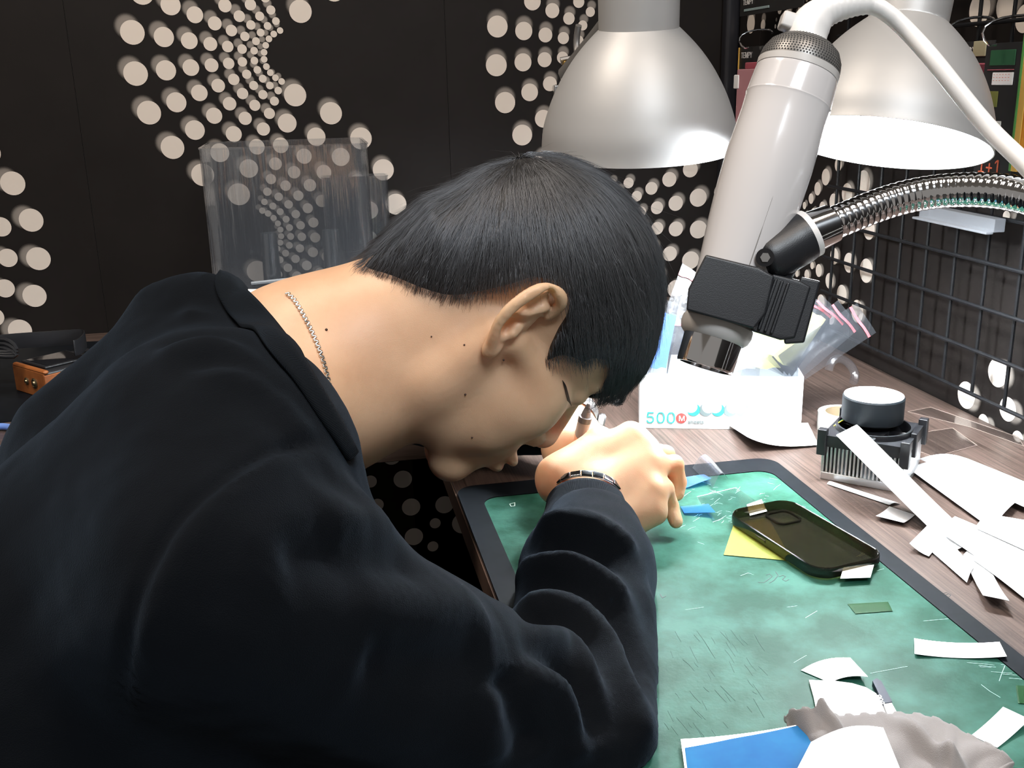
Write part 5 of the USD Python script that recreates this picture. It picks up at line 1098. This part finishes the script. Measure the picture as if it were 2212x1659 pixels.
# bracelet of flat steel links at the right wrist
bc = P(1267, 1082, .9935); bT = P(1268, 1070, 1.0)-P(1264, 1170, .945); bT /= np.linalg.norm(bT); bF = frame(bT, RW@V3(0, 0, 1.))
m_link = mat('dark_steel_link', (.10, .11, .12), .12, 1.0); bw_ = person.add('bracelet', cat(*[xf(lathe([(.0356, z), (.0364, z), (.0364, z+.0008), (.0356, z+.0008)], 72, None, (0, 0, 0), True), bF*V3(1.05, .95, 1), bc) for z in (-.0042, .0034)]), m_steel, 30, label='steel link bracelet')
for i in range(22):
    a = i*2*math.pi/22; w_ = .0049; er = V3(math.cos(a), math.sin(a), 0); et = V3(-math.sin(a), math.cos(a), 0); Rl = np.stack([et, V3(0, 0, 1), er], 1)
    b_ = xf(rbox((-w_, -.0034, -.0008), (w_, .0034, .0012), .0006, 6), Rl, er*.0362); person.add('link', xf(b_, bF*V3(1.05, .95, 1), bc), m_link if i % 3 else m_chrome, 30, under=bw_)
# watch strap at the left wrist
wc = P(1236, 900, 1.125); wT = P(1222, 965, 1.075)-WRL; wF = frame(wT/np.linalg.norm(wT), RW@V3(0, 0, 1.))
wi = person.add('watch', xf(lathe([(.0268, -.008), (.0284, -.0085), (.0284, .0085), (.0268, .008)], 72, None, (0, 0, 0), True), wF, wc), mat('steel_mesh_strap', (.30, .29, .28), .3, .9, bump=(1800., .6, .0008)), 30, label='steel mesh watch strap on the left wrist')
pa = P(1286, 898, 1.105)
person.add('watch_case', xf(lathe([(0, 0), (.013, 0), (.0145, .002), (.0145, .006), (.012, .008), (0, .008)], 40), frame(wF@V3(1, .1, 0)*np.sign((wF@V3(1, .1, 0))@RW[:, 0])), wc+wF[:, 0]*.0285*np.sign(wF[:, 0]@RW[:, 0])), m_steel, 30, under=wi)
# small face details
MO = (((1005, 852), .0009), ((1020, 945), .0007), ((705, 712), .001), ((932, 727), .0006), ((1003, 745), .0007), ((1088, 778), .0008))
MP, _ = marchv(head_sdf, [q[0] for q in MO])
for (_, r_), c_ in zip(MO, MP):
    person.add('mole', xf(trimesh.creation.icosphere(2, r_), None, c_), mat('mole_brown', (.06, .03, .02), .6) if 'mole' not in [p[0] for p in person.parts] else UsdShade.Material.Get(stage, '/World/Looks/mole_brown'), True)
lash = []
LP, LH = marchv(head_sdf, [(1215+10*k/15, 822+42*k/15) for k in range(16)])
for c_ in LP[LH]:
    n_ = grad(head_sdf, c_[None])[0]; lash.append(tube([c_, c_+n_*.0015+RW@V3(.0008, .0018, 0), c_+n_*.002+RW@V3(.002, .0042, .001)], [.00028, .0002, .00008], 5))
if lash: person.add('eyelashes', cat(*lash), m_hairbase, True)
nail = P(1466, 1124, 1.004); person.add('fingernail', xf(trimesh.creation.icosphere(2, 1.0), np.diag([.0042, .0052, .0016])@np.eye(3), (0, 0, 0)), mat('fingernail_pink', (.72, .50, .42), .25), True)
nv, nf = person.parts[-1][1]; person.parts[-1][1] = (nv@frame(RW@V3(.75, .1, -.66)).T+nail, nf)
# trousers, shoes: seated below the desk edge
hip = P(-120, 1640, .76); hipz = V3(hip[0], hip[1], .56)
fw = V3(.93, .36, 0); sd = V3(-fw[1], fw[0], 0)
def legs(p):
    d = cap(p, hipz+V3(0, 0, .12), hipz, .135, .15)
    for s_ in (-1, 1):
        h0 = hipz+sd*.09*s_; kn_ = h0+fw*.44+sd*.06*s_+V3(0, 0, -.05); an = V3(kn_[0]+.02, kn_[1], .10); d = sm(d, cap(p, h0, kn_, .095, .072), .05); d = sm(d, cap(p, kn_, an, .070, .055), .03)
    return d
tm = taub(surface(legs, hipz-V3(.25, .25, .50), hipz+V3(.62, .62, .40), .011), 4); person.add('trousers', tm, m_trouser, True)
for s_ in (-1, 1):
    h0 = hipz+sd*.09*s_; kn_ = h0+fw*.44+sd*.06*s_; an = V3(kn_[0]+.02, kn_[1], 0)
    sh = m3.Manifold.batch_hull([m3.Manifold.sphere(r_, 20).translate(list(an+fw*a_+V3(0, 0, z_))) for a_, r_, z_ in ((-.03, .04, .045), (.03, .05, .07), (.13, .042, .045), (.19, .03, .034))]); sh = sh.trim_by_plane([0, 0, 1], .002)
    person.add('shoe', sh, m_shoe, 50)
person.done()
hp_path = person.paths[HI]
def curves(path, st, w0, w1):
    n, k = st.shape[:2]; c = UsdGeom.BasisCurves.Define(stage, path); c.CreateTypeAttr('linear'); c.CreateCurveVertexCountsAttr(Vt.IntArray.FromNumpy(np.full(n, k, np.int32)))
    c.CreatePointsAttr(Vt.Vec3fArray.FromNumpy((st.reshape(-1, 3)-person.base).astype(np.float32)))
    w = np.tile(np.linspace(w0, w1, k), n); c.CreateWidthsAttr(Vt.FloatArray.FromNumpy(w.astype(np.float32))); c.SetWidthsInterpolation('vertex')
    UsdShade.MaterialBindingAPI.Apply(c.GetPrim()).Bind(m_hair); c.GetPrim().SetCustomDataByKey('kind', 'stuff')
ST = strands(44000, 11)
curves(hp_path+'/strands', from_head(ST.reshape(-1, 3)).reshape(ST.shape), .00019, .00005)
# pen-like tool in the right hand
t = Thing('pen_tool', 'grey pen shaped tool with tapered tip, held upright between his hands', 'pen')
p0, p1 = P(1272, 872, 1.045), P(1237, 1010, 1.075); ax_ = (p0-p1)/np.linalg.norm(p0-p1); L_p = np.linalg.norm(p0-p1); Fp = frame(ax_)
t.add('barrel', lathe([(0, 0), (.0068, 0), (.0068, L_p-.022), (.0066, L_p-.021), (0, L_p-.021)], 32, Fp, p1), mat('taupe_pen_plastic', (.42, .36, .33), .35), 30)
t.add('ferrule', lathe([(0, L_p-.021), (.0071, L_p-.021), (.0071, L_p-.015), (.0058, L_p-.0145), (0, L_p-.0145)], 32, Fp, p1), mat('dark_grey_ferrule', (.12, .11, .11), .3), 30)
t.add('tip', lathe([(0, L_p-.0145), (.0050, L_p-.0145), (.0046, L_p-.011), (.0022, L_p-.0015), (.0012, L_p), (0, L_p)], 32, Fp, p1), mat('grey_pen_tip', (.16, .15, .15), .3), 40)
ti = onz(1262, 1048, DZ+.008); t.add('lower_shaft', tube([p1, ti], [.005, .0012], 16), m_steel); t.done()
# stool under the person
t = Thing('stool', 'round black stool under the seated person', 'stool'); sc_ = V3(hipz[0], hipz[1], 0)
t.add('seat', lathe([(0, .335), (.17, .335), (.185, .35), (.185, .375), (.17, .388), (0, .39)], 48, np.eye(3), sc_), m_black, 40); t.add('post', lathe([(0, .03), (.03, .03), (.03, .335), (0, .335)], 24, np.eye(3), sc_), m_chrome, 30)
t.add('base', lathe([(0, 0), (.20, 0), (.205, .006), (.18, .02), (.05, .035), (0, .035)], 48, np.eye(3), sc_), m_black, 40); t.done()
